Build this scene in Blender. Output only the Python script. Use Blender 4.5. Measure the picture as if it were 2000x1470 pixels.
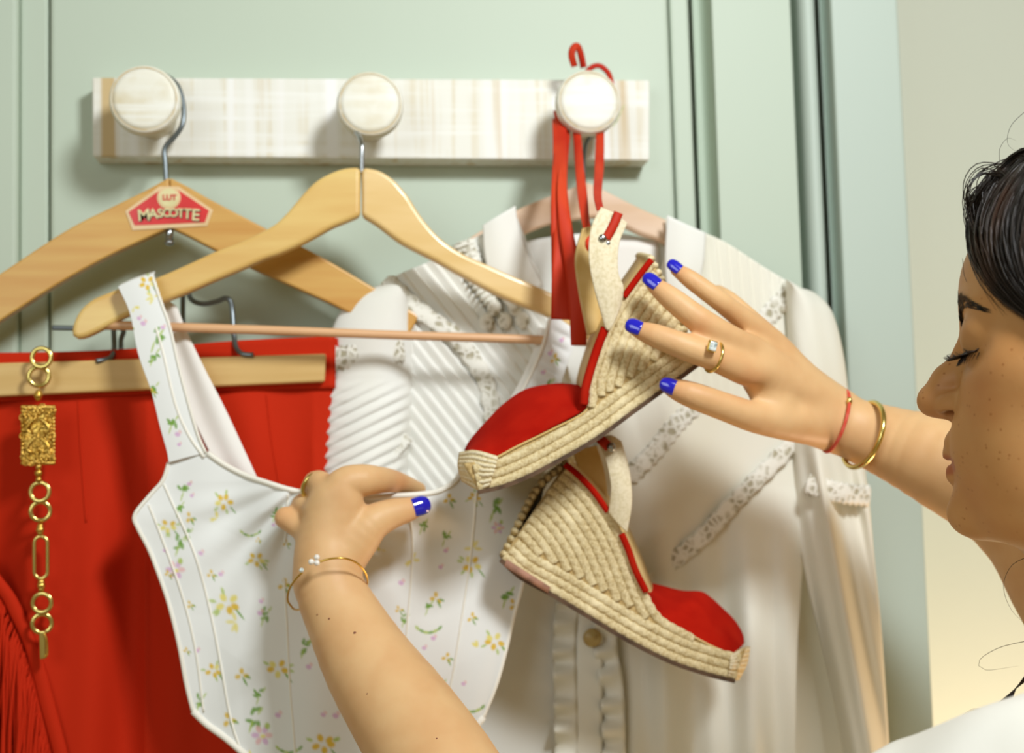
import bpy, bmesh, math, random
import numpy as np
from mathutils import Vector, Matrix
random.seed(7); rng = np.random.default_rng(7)
for o in list(bpy.data.objects): bpy.data.objects.remove(o, do_unlink=True)
SC = bpy.context.scene; COL = SC.collection
def lin(c):
    c = c/255.0
    return c/12.92 if c <= .04045 else ((c+.055)/1.055)**2.4
def rgb(r, g, b): return (lin(r), lin(g), lin(b), 1.0)

# ------------------------------------------------------------------ camera
F = 2600.0; CX, CY = 1000.0, 735.0
def nrm(v): v = np.array(v, float); return v/np.linalg.norm(v)
Zc = nrm((-903, 33785, -2600)); Xc = nrm((21850, 383, -2600)); Xc = nrm(Xc-Zc*Xc.dot(Zc)); Yc = np.cross(Zc, Xc)
RW = np.array([Xc, Yc, Zc])                       # camera coords -> world coords
cam_d = bpy.data.cameras.new('camera'); cam = bpy.data.objects.new('camera', cam_d); COL.objects.link(cam)
cam.matrix_world = Matrix([list(r) for r in RW]).to_4x4()
cam_d.sensor_width = 36; cam_d.lens = 36*F/2000; cam_d.clip_start = .02
cam_d.dof.use_dof = True; cam_d.dof.focus_distance = .79; cam_d.dof.aperture_fstop = 6.6
SC.camera = cam
# ------------------------------------------------------------------ world and lights
w = bpy.data.worlds.new('world'); SC.world = w; w.use_nodes = True
bg = w.node_tree.nodes['Background']; bg.inputs[0].default_value = (1.0, .80, .44, 1); bg.inputs[1].default_value = .23
def area(name, loc, target, size, power, col, sy=None):
    l = bpy.data.lights.new(name, 'AREA'); l.size = size; l.energy = power; l.color = col
    if sy: l.shape = 'RECTANGLE'; l.size_y = sy
    o = bpy.data.objects.new(name, l); COL.objects.link(o); o.location = loc
    o.rotation_euler = (Vector(target)-Vector(loc)).to_track_quat('-Z', 'Y').to_euler(); return o
area('window_light', (.46, .06, .76), (-.10, 1.1, -.05), .22, 14.5, (.94, .98, 1.0))
area('soft_fill', (-.9, -.7, .5), (-.1, 1.1, 0), .9, 9, (.86, .96, 1.0))  # unseen broad fill, added so the left side does not fall dark
area('warm_lamp', (.80, 1.20, -.62), (.40, 1.05, .0), .2, 5.0, (1.0, .68, .42))
vs = SC.view_settings; vs.view_transform = 'Standard'; vs.look = 'None'; vs.exposure = 0; vs.gamma = 1; vs.use_curve_mapping = False

# ------------------------------------------------------------------ helpers
def PN(px, py, Y):
    px, py, Y = np.broadcast_arrays(np.asarray(px, float), np.asarray(py, float), np.asarray(Y, float))
    d = np.stack([(px-CX)/F, (CY-py)/F, -np.ones(px.shape)], -1) @ RW.T
    return d*(Y/d[..., 1])[..., None]
def P(px, py, Y): return Vector(PN(px, py, Y))
def PXM(px, py, Y):                                 # pixels per metre at that place
    p = PN(px, py, Y); return F/abs((RW.T @ p)[2])
def new(name, V, Fc, mat=None, parent=None, smooth=True, cols=None):
    m = bpy.data.meshes.new(name)
    V = np.asarray(V, float); m.from_pydata(V.tolist(), [], Fc if isinstance(Fc, list) else Fc.tolist())
    if mat: m.materials.append(mat)
    if smooth: m.polygons.foreach_set('use_smooth', [True]*len(m.polygons))
    if cols is not None:
        a = m.color_attributes.new('tint', 'FLOAT_COLOR', 'POINT')
        c = np.ones((len(V), 4)); c[:, :3] = cols; a.data.foreach_set('color', c.ravel())
    m.update()
    o = bpy.data.objects.new(name, m); COL.objects.link(o)
    if parent: o.parent = parent; o.matrix_parent_inverse = parent.matrix_world.inverted()
    return o
def tag(o, label=None, cat=None, group=None, kind=None):
    if label: o['label'] = label
    if cat: o['category'] = cat
    if group: o['group'] = group
    if kind: o['kind'] = kind
    return o
def thing(name, loc, label, cat, group=None, kind=None):
    o = bpy.data.objects.new(name, None); COL.objects.link(o); o.location = loc; o.empty_display_size = .05
    o.matrix_world = Matrix.Translation(loc)
    return tag(o, label, cat, group, kind)
def crom(pts, n):                                   # Catmull-Rom through points (any dimension), n samples
    p = np.asarray(pts, float); k = len(p)
    if k == 2: t = np.linspace(0, 1, n)[:, None]; return p[0]*(1-t)+p[1]*t
    q = np.vstack([2*p[0]-p[1], p, 2*p[-1]-p[-2]])
    seg = np.linalg.norm(np.diff(p[:, :2], axis=0), axis=1)+1e-9; cum = np.concatenate([[0], np.cumsum(seg)])
    s = np.linspace(0, cum[-1], n); i = np.clip(np.searchsorted(cum, s, 'right')-1, 0, k-2)
    t = ((s-cum[i])/seg[i])[:, None]
    a, b, c, d = q[i], q[i+1], q[i+2], q[i+3]
    return .5*(2*b+(c-a)*t+(2*a-5*b+4*c-d)*t*t+(3*b-a-3*c+d)*t**3)
def lin_s(pts, n):
    p = np.asarray(pts, float); seg = np.linalg.norm(np.diff(p[:, :2], axis=0), axis=1)+1e-9; cum = np.concatenate([[0], np.cumsum(seg)])
    s = np.linspace(0, cum[-1], n); return np.stack([np.interp(s, cum, p[:, j]) for j in range(p.shape[1])], 1)
def path3(pts, n):                                  # pts (px,py,Y) -> smooth world path
    c = crom(pts, n); return PN(c[:, 0], c[:, 1], c[:, 2])
def frames(C, up=None):
    T = np.gradient(C, axis=0); T /= np.linalg.norm(T, axis=1)[:, None]+1e-12
    A = np.zeros_like(C); a = np.array(up if up is not None else (0.0, -1, 0.0)); 
    for i, t in enumerate(T):
        a2 = a-t*a.dot(t)
        if np.linalg.norm(a2) < 1e-4: a2 = np.cross(t, (1, 0, 0.001))
        a2 /= np.linalg.norm(a2); A[i] = a2
        if up is None: a = a2
    return T, A, np.cross(T, A)
def tube(C, r, seg=10, closed=False, cap=True, flat=1.0, twist=None, up=None):
    C = np.asarray(C, float); n = len(C); r = np.broadcast_to(np.asarray(r, float), (n,))
    if closed:
        Ce = np.vstack([C[-1], C, C[0]]); T, A, B = frames(Ce, up); A, B = A[1:-1], B[1:-1]
    else: T, A, B = frames(C, up)
    th = np.arange(seg)*2*np.pi/seg
    s = np.concatenate([[0], np.cumsum(np.linalg.norm(np.diff(C, axis=0), axis=1))])
    R = r[:, None]*np.ones((n, seg))
    if twist: R = R*(1+twist[0]*np.abs(np.sin(th[None, :]*1.0+s[:, None]*twist[1]))-twist[0]*.5)
    V = C[:, None, :]+R[..., None]*(np.cos(th)[None, :, None]*A[:, None, :]*flat+np.sin(th)[None, :, None]*B[:, None, :])
    Fc = []
    for i in range(n if closed else n-1):
        j = (i+1) % n
        for k in range(seg):
            l = (k+1) % seg; Fc.append([i*seg+k, i*seg+l, j*seg+l, j*seg+k])
    if cap and not closed: Fc.append(list(range(seg))[::-1]); Fc.append([(n-1)*seg+k for k in range(seg)])
    return V.reshape(-1, 3), Fc
def merge(parts):
    V = []; Fc = []; o = 0
    for v, f in parts:
        V.append(np.asarray(v)); Fc += [[a+o for a in q] for q in f]; o += len(v)
    return np.vstack(V), Fc
def ball(c, r, seg=14, rings=9, sc=(1, 1, 1)):
    V = [(0, 0, 1)]; 
    for i in range(1, rings):
        a = math.pi*i/rings
        for k in range(seg): b = 2*math.pi*k/seg; V.append((math.sin(a)*math.cos(b), math.sin(a)*math.sin(b), math.cos(a)))
    V.append((0, 0, -1)); Fc = []
    for k in range(seg): Fc.append([0, 1+k, 1+(k+1) % seg])
    for i in range(rings-2):
        for k in range(seg): a = 1+i*seg; Fc.append([a+k, a+seg+k, a+seg+(k+1) % seg, a+(k+1) % seg])
    a = 1+(rings-2)*seg
    for k in range(seg): Fc.append([len(V)-1, a+(k+1) % seg, a+k])
    return np.array(V)*r*np.array(sc)+np.array(c), Fc
def boxg(x0, x1, y0, y1, z0, z1):
    V = [(x, y, z) for x in (x0, x1) for y in (y0, y1) for z in (z0, z1)]
    return np.array(V), [[0, 1, 3, 2], [4, 6, 7, 5], [0, 4, 5, 1], [2, 3, 7, 6], [0, 2, 6, 4], [1, 5, 7, 3]]
def bevel(o, w, seg=3, ang=40):
    m = o.modifiers.new('b', 'BEVEL'); m.width = w; m.segments = seg; m.limit_method = 'ANGLE'; m.angle_limit = math.radians(ang); return o
def solid(o, t, off=0):
    m = o.modifiers.new('s', 'SOLIDIFY'); m.thickness = t; m.offset = off; return o
def prism(outline, Y, t, dpx=(0, 0), Ys=None):
    """outline in px seen from the front (front face in the plane Y), solid of thickness t behind it"""
    o = np.asarray(outline, float); n = len(o); Yf = Y if Ys is None else np.asarray(Ys)
    Fr = PN(o[:, 0], o[:, 1], Yf); Bk = Fr+np.array([dpx[0], t, dpx[1]])
    V = np.vstack([Fr, Bk]); Fc = [list(range(n)), list(range(2*n-1, n-1, -1))]
    Fc += [[i, i+n, (i+1) % n+n, (i+1) % n] for i in range(n)]
    return V, Fc
def fixn(o):
    bm = bmesh.new(); bm.from_mesh(o.data); bmesh.ops.recalc_face_normals(bm, faces=bm.faces); bm.to_mesh(o.data); bm.free(); return o
def coons(top, bot, lef, rig, nu, nv, sm=crom):
    """grid of px positions inside four boundary curves; (nv, nu, 2)"""
    T, B, L, R = sm(top, nu), sm(bot, nu), sm(lef, nv), sm(rig, nv)
    L[0] = T[0]; L[-1] = B[0]; R[0] = T[-1]; R[-1] = B[-1]
    u = np.linspace(0, 1, nu)[None, :, None]; v = np.linspace(0, 1, nv)[:, None, None]
    G = (1-v)*T[None]+v*B[None]+(1-u)*L[:, None]+u*R[:, None]-((1-u)*(1-v)*T[0]+u*(1-v)*T[-1]+(1-u)*v*B[0]+u*v*B[-1])
    return G
def gridf(nu, nv):
    i, j = np.meshgrid(np.arange(nv-1), np.arange(nu-1), indexing='ij'); a = (i*nu+j).ravel()
    return np.stack([a, a+nu, a+nu+1, a+1], 1)
def cloth(name, G, Yf, mat, parent, thick=.0009, cols=None):
    nv, nu = G.shape[:2]
    u = np.linspace(0, 1, nu)[None, :]*np.ones((nv, 1)); v = np.linspace(0, 1, nv)[:, None]*np.ones((1, nu))
    Y = Yf(u, v, G[..., 0], G[..., 1])*np.ones((nv, nu)); V = PN(G[..., 0], G[..., 1], Y).reshape(-1, 3)
    o = new(name, V, gridf(nu, nv), mat, parent, True, None if cols is None else cols(G[..., 0].ravel(), G[..., 1].ravel()))
    if thick: solid(o, thick, 0)
    return o
def ribbon(name, pts, wpx, mat, parent, n=60, thick=.0008, tw=None, wave=None, cols=None):
    """flat band in px space: pts (px,py,Y), wpx width in px (scalar/list)"""
    c = crom(pts, n); d = np.gradient(c[:, :2], axis=0); d /= np.linalg.norm(d, axis=1)[:, None]+1e-9
    nn = np.stack([-d[:, 1], d[:, 0]], 1); wd = np.interp(np.linspace(0, 1, n), np.linspace(0, 1, len(np.atleast_1d(wpx))), np.atleast_1d(wpx))
    K = 7; V = []
    for k in range(K):
        s = k/(K-1)-.5; q = c[:, :2]+nn*(wd*s)[:, None]; Y = c[:, 2].copy()+.0012*(4*s*s)
        if tw is not None: Y = Y+s*np.interp(np.linspace(0, 1, n), np.linspace(0, 1, len(tw)), tw)
        if wave is not None: Y = Y+wave[0]*(s+.5)*np.sin(np.arange(n)*wave[1])
        V.append(PN(q[:, 0], q[:, 1], Y))
    V = np.stack(V, 1).reshape(-1, 3); o = new(name, V, gridf(K, n), mat, parent)
    solid(o, thick, 0); return o
def snoise(x, y, seed=0, n=14, s=1.0):
    r = np.random.default_rng(seed); z = 0
    for i in range(n):
        a = r.uniform(0, 2*np.pi); f = s*r.uniform(.4, 1.6); z = z+np.sin((x*np.cos(a)+y*np.sin(a))*f+r.uniform(0, 6.3))
    return z/math.sqrt(n)

# ------------------------------------------------------------------ materials
def mat(name, col, rough=.6, metal=0, noise=None, bump=None, sss=0, sheen=0, coat=0, tint=False, extra=None, spec=None):
    """noise=(scale xyz, colour2, lo, hi, detail); bump=(scale xyz, strength, distance)"""
    m = bpy.data.materials.new(name); m.use_nodes = True; nt = m.node_tree; N = nt.nodes; L = nt.links; b = N['Principled BSDF']
    b.inputs['Base Color'].default_value = col; b.inputs['Roughness'].default_value = rough; b.inputs['Metallic'].default_value = metal
    if sss: b.inputs['Subsurface Weight'].default_value = sss; b.inputs['Subsurface Scale'].default_value = .006; b.inputs['Subsurface Radius'].default_value = (1, .35, .15)
    if sheen: b.inputs['Sheen Weight'].default_value = sheen; b.inputs['Sheen Roughness'].default_value = .5
    if coat: b.inputs['Coat Weight'].default_value = coat; b.inputs['Coat Roughness'].default_value = .08
    if spec is not None: b.inputs['Specular IOR Level'].default_value = spec
    tc = N.new('ShaderNodeTexCoord')
    def nz(sc, detail=3, kind='ShaderNodeTexNoise'):
        mp = N.new('ShaderNodeMapping'); mp.inputs['Scale'].default_value = sc; L.new(tc.outputs['Object'], mp.inputs[0])
        t = N.new(kind); t.inputs['Scale'].default_value = 1
        if kind == 'ShaderNodeTexNoise': t.inputs['Detail'].default_value = detail
        L.new(mp.outputs[0], t.inputs['Vector']); return t
    out = None
    if noise:
        ns = noise if isinstance(noise, list) else [noise]; prev = None
        for (sc, c2, lo, hi, det) in ns:
            t = nz(sc, det); r = N.new('ShaderNodeMapRange'); r.inputs[1].default_value = lo; r.inputs[2].default_value = hi; L.new(t.outputs[0], r.inputs[0])
            mx = N.new('ShaderNodeMix'); mx.data_type = 'RGBA'; L.new(r.outputs[0], mx.inputs[0])
            if prev: L.new(prev, mx.inputs[6])
            else: mx.inputs[6].default_value = col
            mx.inputs[7].default_value = c2; prev = mx.outputs[2]
        out = prev
    if tint:
        at = N.new('ShaderNodeVertexColor'); at.layer_name = 'tint'
        mx = N.new('ShaderNodeMix'); mx.data_type = 'RGBA'; mx.blend_type = 'MULTIPLY'; mx.inputs[0].default_value = 1
        if out: L.new(out, mx.inputs[6])
        else: mx.inputs[6].default_value = col
        L.new(at.outputs[0], mx.inputs[7]); out = mx.outputs[2]
    if out: L.new(out, b.inputs['Base Color'])
    if bump:
        bs = bump if isinstance(bump, list) else [bump]; pv = None
        for bb in bs:
            t = nz(bb[0], 3, bb[3] if len(bb) > 3 else 'ShaderNodeTexNoise'); bp = N.new('ShaderNodeBump'); bp.inputs['Strength'].default_value = bb[1]; bp.inputs['Distance'].default_value = bb[2]
            L.new(t.outputs[0], bp.inputs['Height'])
            if pv: L.new(pv, bp.inputs['Normal'])
            pv = bp.outputs[0]
        L.new(pv, b.inputs['Normal'])
    if extra: extra(m, N, L, b, tc, nz)
    return m
M = {}
M['paint'] = mat('sage_paint', rgb(188, 200, 182), .55, noise=((2, 2, 1), rgb(184, 198, 183), .3, .7, 2), bump=((30, 30, 12), .08, .002))
M['paint2'] = mat('casing_paint', rgb(186, 199, 188), .55, noise=((2, 2, 1), rgb(183, 197, 187), .3, .7, 2), bump=((30, 30, 12), .08, .002))
M['cream'] = mat('cream_wall', rgb(214, 220, 206), .8, noise=((3, 3, 3), rgb(210, 217, 203), .3, .7, 2), bump=((60, 60, 60), .1, .002))
M['white'] = mat('whitewashed_wood', rgb(230, 229, 220), .6, noise=[((150, 150, 6), rgb(216, 206, 180), .50, .75, 3), ((6, 6, 120), rgb(236, 236, 230), .5, .7, 3), ((55, 55, 2.2), rgb(202, 176, 128), .60, .72, 2), ((48, 48, 1.5), rgb(240, 240, 238), .58, .70, 1)], bump=((200, 200, 12), .25, .001))
M['knob'] = mat('whitewashed_knob', rgb(230, 228, 214), .5, noise=[((40, 40, 40), rgb(214, 203, 172), .45, .75, 4), ((12, 60, 160), rgb(236, 236, 228), .5, .75, 3)], bump=((60, 60, 200), .12, .001))
M['knob_edge'] = mat('worn_knob_edge', rgb(206, 182, 134), .6, noise=((80, 80, 80), rgb(226, 218, 196), .4, .6, 3))
M['wood_y'] = mat('varnished_beech', rgb(226, 194, 120), .36, noise=((9, 60, 60), rgb(214, 172, 98), .35, .7, 4), coat=.15, bump=((20, 200, 200), .04, .001))
M['wood_y2'] = mat('varnished_beech_light', rgb(232, 200, 140), .36, noise=((9, 60, 60), rgb(222, 186, 118), .35, .7, 4), coat=.15, bump=((20, 200, 200), .04, .001))
M['wood_o'] = mat('honey_wood', rgb(208, 164, 86), .42, noise=((7, 50, 90), rgb(198, 144, 66), .35, .7, 4), coat=.1, bump=((20, 200, 200), .05, .001))
M['wood_c'] = mat('clamp_wood', rgb(214, 180, 116), .5, noise=((7, 50, 90), rgb(202, 164, 96), .35, .7, 4), bump=((20, 200, 200), .05, .001))
M['wood_p'] = mat('pale_pink_wood', rgb(222, 194, 168), .5, noise=((9, 40, 60), rgb(206, 168, 128), .4, .75, 4))
M['rod'] = mat('pink_beech_rod', rgb(224, 178, 134), .4, noise=((8, 80, 80), rgb(206, 156, 108), .35, .7, 4), coat=.1)
M['steel'] = mat('steel_wire', rgb(170, 174, 176), .22, 1)
M['dark_steel'] = mat('dull_steel_wire', rgb(120, 128, 132), .35, .9)
M['gold'] = mat('brushed_gold', rgb(226, 188, 96), .3, 1, noise=((90, 90, 90), rgb(200, 156, 64), .4, .7, 3))
M['gold2'] = mat('pale_gold', rgb(222, 200, 120), .22, 1)
M['red'] = mat('red_crepe', rgb(196, 46, 18), .8, noise=((5, 5, 3), rgb(188, 40, 14), .3, .7, 2), bump=((900, 900, 900), .15, .0004), spec=.1)
M['suede'] = mat('red_suede', rgb(176, 28, 13), .95, noise=[((40, 40, 40), rgb(160, 20, 9), .35, .7, 4), ((14, 14, 14), rgb(184, 46, 26), .55, .75, 2)], bump=((900, 900, 900), .3, .0005), spec=.05)
M['ribbon'] = mat('red_ribbon', rgb(206, 66, 30), .6, noise=((30, 30, 10), rgb(180, 34, 10), .35, .7, 2), bump=((1200, 1200, 1200), .2, .0003), spec=.25)
M['blouse'] = mat('ivory_cotton', rgb(236, 237, 232), .85, noise=((12, 12, 8), rgb(232, 231, 222), .4, .7, 2), bump=((1100, 1100, 1100), .15, .0003), spec=.15, sheen=.1)
M['satin'] = mat('ivory_silk', rgb(234, 233, 222), .6, noise=((12, 12, 4), rgb(230, 227, 210), .4, .7, 2), spec=.3)
def lacex(m, N, L, b, tc, nz):
    v = nz((150, 150, 150), kind='ShaderNodeTexVoronoi'); v.feature = 'DISTANCE_TO_EDGE'
    r = N.new('ShaderNodeMapRange'); r.inputs[1].default_value = .05; r.inputs[2].default_value = .22; L.new(v.outputs[0], r.inputs[0])
    n = nz((90, 90, 90)); r2 = N.new('ShaderNodeMapRange'); r2.inputs[1].default_value = .42; r2.inputs[2].default_value = .58; L.new(n.outputs[0], r2.inputs[0])
    mu = N.new('ShaderNodeMath'); mu.operation = 'MULTIPLY'; L.new(r.outputs[0], mu.inputs[0]); L.new(r2.outputs[0], mu.inputs[1])
    mx = N.new('ShaderNodeMix'); mx.data_type = 'RGBA'; L.new(mu.outputs[0], mx.inputs[0]); mx.inputs[6].default_value = rgb(236, 235, 226); mx.inputs[7].default_value = rgb(176, 170, 146); L.new(mx.outputs[2], b.inputs['Base Color'])
    bp = N.new('ShaderNodeBump'); bp.invert = True; bp.inputs['Strength'].default_value = .6; bp.inputs['Distance'].default_value = .001; L.new(mu.outputs[0], bp.inputs['Height']); L.new(bp.outputs[0], b.inputs['Normal'])
M['lace'] = mat('ivory_lace', rgb(232, 228, 212), .9, extra=lacex, spec=.1)
M['floral'] = mat('floral_printed_cotton', rgb(232, 234, 232), .8, tint=True, bump=((1000, 1000, 1000), .12, .0003), spec=.2)
M['lining'] = mat('white_lining', rgb(238, 236, 230), .8, spec=.2)
M['piping'] = mat('white_piping', rgb(240, 237, 226), .7, spec=.2)
M['jute'] = mat('jute_rope', rgb(218, 202, 160), .9, noise=[((500, 500, 500), rgb(188, 166, 118), .42, .68, 4), ((60, 60, 60), rgb(236, 222, 182), .5, .75, 3)], bump=[((700, 700, 700), .6, .0008)], spec=.1)
M['jute_d'] = mat('jute_base', rgb(196, 170, 118), .95, noise=((400, 400, 400), rgb(160, 132, 84), .4, .7, 4), spec=.1)
M['canvas'] = mat('natural_canvas', rgb(232, 220, 190), .9, noise=((400, 400, 400), rgb(214, 200, 162), .42, .7, 3), bump=((900, 900, 900), .4, .0005), spec=.1)
M['insole'] = mat('tan_leather', rgb(214, 186, 128), .6, noise=((40, 40, 40), rgb(200, 166, 98), .4, .7, 3))
M['sole'] = mat('brown_rubber_sole', rgb(104, 80, 60), .8, noise=((90, 90, 90), rgb(70, 52, 38), .4, .7, 3))
M['sole_p'] = mat('worn_pink_rubber', rgb(176, 130, 108), .8, noise=((90, 90, 90), rgb(130, 96, 78), .4, .7, 3))
M['lab_red'] = mat('label_red', rgb(214, 34, 34), .35, noise=((30, 30, 30), rgb(200, 26, 26), .4, .7, 2), coat=.3)
M['lab_cream'] = mat('label_cream', rgb(226, 196, 150), .4, noise=((60, 60, 60), rgb(214, 182, 130), .4, .7, 2), coat=.3)
M['lab_dark'] = mat('label_dark', rgb(70, 64, 44), .4, noise=((60, 60, 60), rgb(56, 50, 34), .4, .7, 2))
M['lab_let'] = mat('label_lettering', rgb(222, 212, 160), .4, noise=((60, 60, 60), rgb(206, 196, 140), .4, .7, 2))
M['nail'] = mat('blue_nail_polish', rgb(22, 22, 178), .12, coat=1, noise=((9, 9, 9), rgb(26, 28, 190), .4, .7, 1))
M['pearl'] = mat('pearl', rgb(236, 232, 224), .2, coat=.6, noise=((90, 90, 90), rgb(224, 216, 206), .4, .7, 1))
M['gem'] = mat('clear_gemstone', rgb(226, 236, 234), .04, coat=1, noise=((300, 300, 300), rgb(150, 168, 170), .45, .6, 1))
M['cord'] = mat('orange_red_cord', rgb(206, 66, 40), .7, bump=((600, 600, 600), .5, .0005), noise=((200, 200, 200), rgb(214, 96, 80), .4, .7, 2))
M['green_d'] = mat('painted_leaf_green', rgb(150, 168, 96), .6, noise=((300, 300, 300), rgb(206, 214, 160), .4, .6, 2))
M['shirt'] = mat('white_linen_shirt', rgb(228, 226, 218), .8, bump=((800, 800, 800), .2, .0004), noise=((20, 20, 20), rgb(222, 220, 210), .4, .7, 2), spec=.2)
M['button'] = mat('horn_button', rgb(186, 164, 104), .4, noise=((200, 200, 200), rgb(160, 132, 76), .4, .7, 2))
def skx(m, N, L, b, tc, nz):
    # freckles: sparse small dark spots
    v = nz((300, 300, 300), kind='ShaderNodeTexVoronoi'); r = N.new('ShaderNodeMapRange'); r.inputs[1].default_value = .06; r.inputs[2].default_value = .30; r.inputs[3].default_value = 1; r.inputs[4].default_value = 0; L.new(v.outputs['Distance'], r.inputs[0])
    sx = N.new('ShaderNodeSeparateColor'); L.new(v.outputs['Color'], sx.inputs[0]); g = N.new('ShaderNodeMath'); g.operation = 'GREATER_THAN'; g.inputs[1].default_value = .80; L.new(sx.outputs[0], g.inputs[0])
    mu = N.new('ShaderNodeMath'); mu.operation = 'MULTIPLY'; L.new(r.outputs[0], mu.inputs[0]); L.new(g.outputs[0], mu.inputs[1])
    at = N.new('ShaderNodeVertexColor'); at.layer_name = 'tint'; mu2 = N.new('ShaderNodeMath'); mu2.operation = 'MULTIPLY'; L.new(mu.outputs[0], mu2.inputs[0]); L.new(at.outputs['Alpha'], mu2.inputs[1])
    src = b.inputs['Base Color'].links[0].from_socket
    mx = N.new('ShaderNodeMix'); mx.data_type = 'RGBA'; mx.blend_type = 'MULTIPLY'; L.new(mu2.outputs[0], mx.inputs[0]); L.new(src, mx.inputs[6]); mx.inputs[7].default_value = (.62, .46, .34, 1); L.new(mx.outputs[2], b.inputs['Base Color'])
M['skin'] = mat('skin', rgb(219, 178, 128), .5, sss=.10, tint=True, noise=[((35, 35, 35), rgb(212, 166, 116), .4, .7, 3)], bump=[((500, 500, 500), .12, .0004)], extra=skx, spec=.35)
M['hair'] = mat('dark_brown_hair', rgb(28, 20, 14), .36, noise=((60, 60, 20), rgb(60, 38, 24), .5, .75, 2), spec=.4)

# ------------------------------------------------------------------ setting: panelled door, casing, wall
def X(px, py, Y): return PN(px, py, Y)[0]
Z0, Z1 = -1.1, 1.0
def vstrip(name, prof, m, parent=None, kind=None):
    V = []; n = len(prof)
    for z in (Z0, Z1):
        for (x, y) in prof: V.append((x, y, z))
    Fc = [[i, i+1, n+i+1, n+i] for i in range(n-1)]
    o = new(name, V, Fc, m, parent, smooth=False); fixn(o)
    if kind: o['kind'] = kind
    return o
def slab(name, x0, x1, yf, yb, m, parent=None, bev=.002):
    o = new(name, *boxg(x0, x1, yf, yb, Z0, Z1), m, parent, smooth=False); fixn(o); bevel(o, bev, 3); return o
wall = new('wall_back', *boxg(-2.2, X(1548, 180, 1.17), 1.175, 1.24, Z0, Z1), M['paint'], smooth=False); wall['kind'] = 'structure'; fixn(wall)
door = thing('door_1', (0, 1.16, Z0), None, None, kind='structure')
slab('door_panel', X(97, 200, 1.145), X(1312, 200, 1.145), 1.145, 1.174, M['paint'], door, .004)
slab('panel_moulding', X(1314, 200, 1.148), X(1352, 200, 1.148), 1.1475, 1.174, M['paint'], door, .003)
xa, xb = X(1353, 200, 1.16), X(1396, 200, 1.14)
cv = [(xa, 1.149)]+[((xa+xb)/2-(xb-xa)/2*math.cos(a), 1.149+.016*math.sin(a)) for a in np.linspace(.05, math.pi-.05, 9)]+[(xb, 1.141)]
o = vstrip('cove_moulding', cv, M['paint'], door); 
slab('door_stile', X(1397, 200, 1.14), X(1550, 150, 1.14), 1.140, 1.174, M['paint'], door, .0015)
slab('panel_edge', X(38, 200, 1.150), X(95, 200, 1.150), 1.150, 1.174, M['paint'], door, .003)
slab('door_stile', -2.0, X(34, 200, 1.143), 1.143, 1.174, M['paint'], door, .004)
for q in ((134, 100, 4), (104, 288, 3)):
    o = new('nail_head', *ball(PN(q[0], q[1], 1.1455), q[2]/2300, sc=(1, .3, 1)), M['paint'], door)
cas = thing('trim_1', (X(1600, 200, 1.13), 1.16, Z0), None, None, kind='structure')
xa, xb = X(1562, 180, 1.150), X(1608, 200, 1.135)
vstrip('casing_bead', [(xa, 1.30), (xa, 1.150)]+[((xa+xb)/2-(xb-xa)/2*math.cos(a), 1.150-.012*math.sin(a)) for a in np.linspace(0, math.pi, 11)]+[(xb, 1.17)], M['paint2'], cas)
xa, xb = X(1608, 200, 1.15), X(1632, 200, 1.14)
vstrip('casing_groove', [(xa, 1.150), (xa+.004, 1.156), (xb-.004, 1.156), (xb, 1.134)], M['paint2'], cas)
slab('casing_board', X(1632, 200, 1.132), X(1764, 200, 1.132), 1.132, 1.36, M['paint2'], cas, .003)
wr = new('wall_right', *boxg(X(1764, 200, 1.15)-.1, 2.4, 1.36, 1.44, Z0, Z1), M['cream'], smooth=False); wr['kind'] = 'structure'; fixn(wr)

# ------------------------------------------------------------------ coat rack
rack = thing('coat_rack', P(725, 312, 1.14), 'whitewashed wooden coat rack with three round knobs on the sage green door', 'coat rack')
a0 = PN(180, 151, 1.118); a1 = PN(1269, 156, 1.118); b0 = PN(181, 305, 1.118); b1 = PN(1269, 313, 1.118)
V = np.array([a0, a1, b1, b0]); V = np.vstack([V, V+[0, .027, 0]])
o = new('board', V, [[0, 1, 2, 3], [7, 6, 5, 4], [0, 4, 5, 1], [1, 5, 6, 2], [2, 6, 7, 3], [3, 7, 4, 0]], M['white'], rack, smooth=False); fixn(o); bevel(o, .0015)
def lathe(prof, c, seg=56):
    V = []; n = len(prof)
    for (d, r) in prof:
        for k in range(seg): a = 2*math.pi*k/seg; V.append((c[0]+r*math.cos(a), c[1]-d, c[2]+r*math.sin(a)))
    Fc = []
    for i in range(n-1):
        for k in range(seg): l = (k+1) % seg; Fc.append([i*seg+k, i*seg+l, (i+1)*seg+l, (i+1)*seg+k])
    Fc.append([(n-1)*seg+k for k in range(seg)]); Fc.append(list(range(seg))[::-1]); return V, Fc
for (px, py, s) in ((281, 192, 1.0), (723, 201, .97), (1151, 197, .97)):
    c = PN(px, py, 1.062); c = np.array([c[0], 1.119, c[2]])
    prof = [(0, .0185), (.006, .0175), (.016, .0172), (.026, .019), (.034, .0225), (.040, .0262), (.045, .0278), (.050, .0280), (.0545, .0272), (.0565, .0258), (.0560, .0246)]
    k = new('knob', *lathe([(d, r*s) for d, r in prof], c), M['knob'], rack); fixn(k)
    ring = [c+np.array([.0252*s*math.cos(a), -.0562, .0252*s*math.sin(a)]) for a in np.linspace(0, 2*math.pi, 60)[:-1]]
    new('worn_edge', *tube(ring, .0006, 6, closed=True), M['knob_edge'], k)
    V, Fc = lathe([(.0555, .0247*s), (.0568, .0242*s), (.0574, .021*s), (.0578, .012*s), (.0578, .002)], c); fixn(new('knob_face', V, Fc, M['knob'], k))
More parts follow.
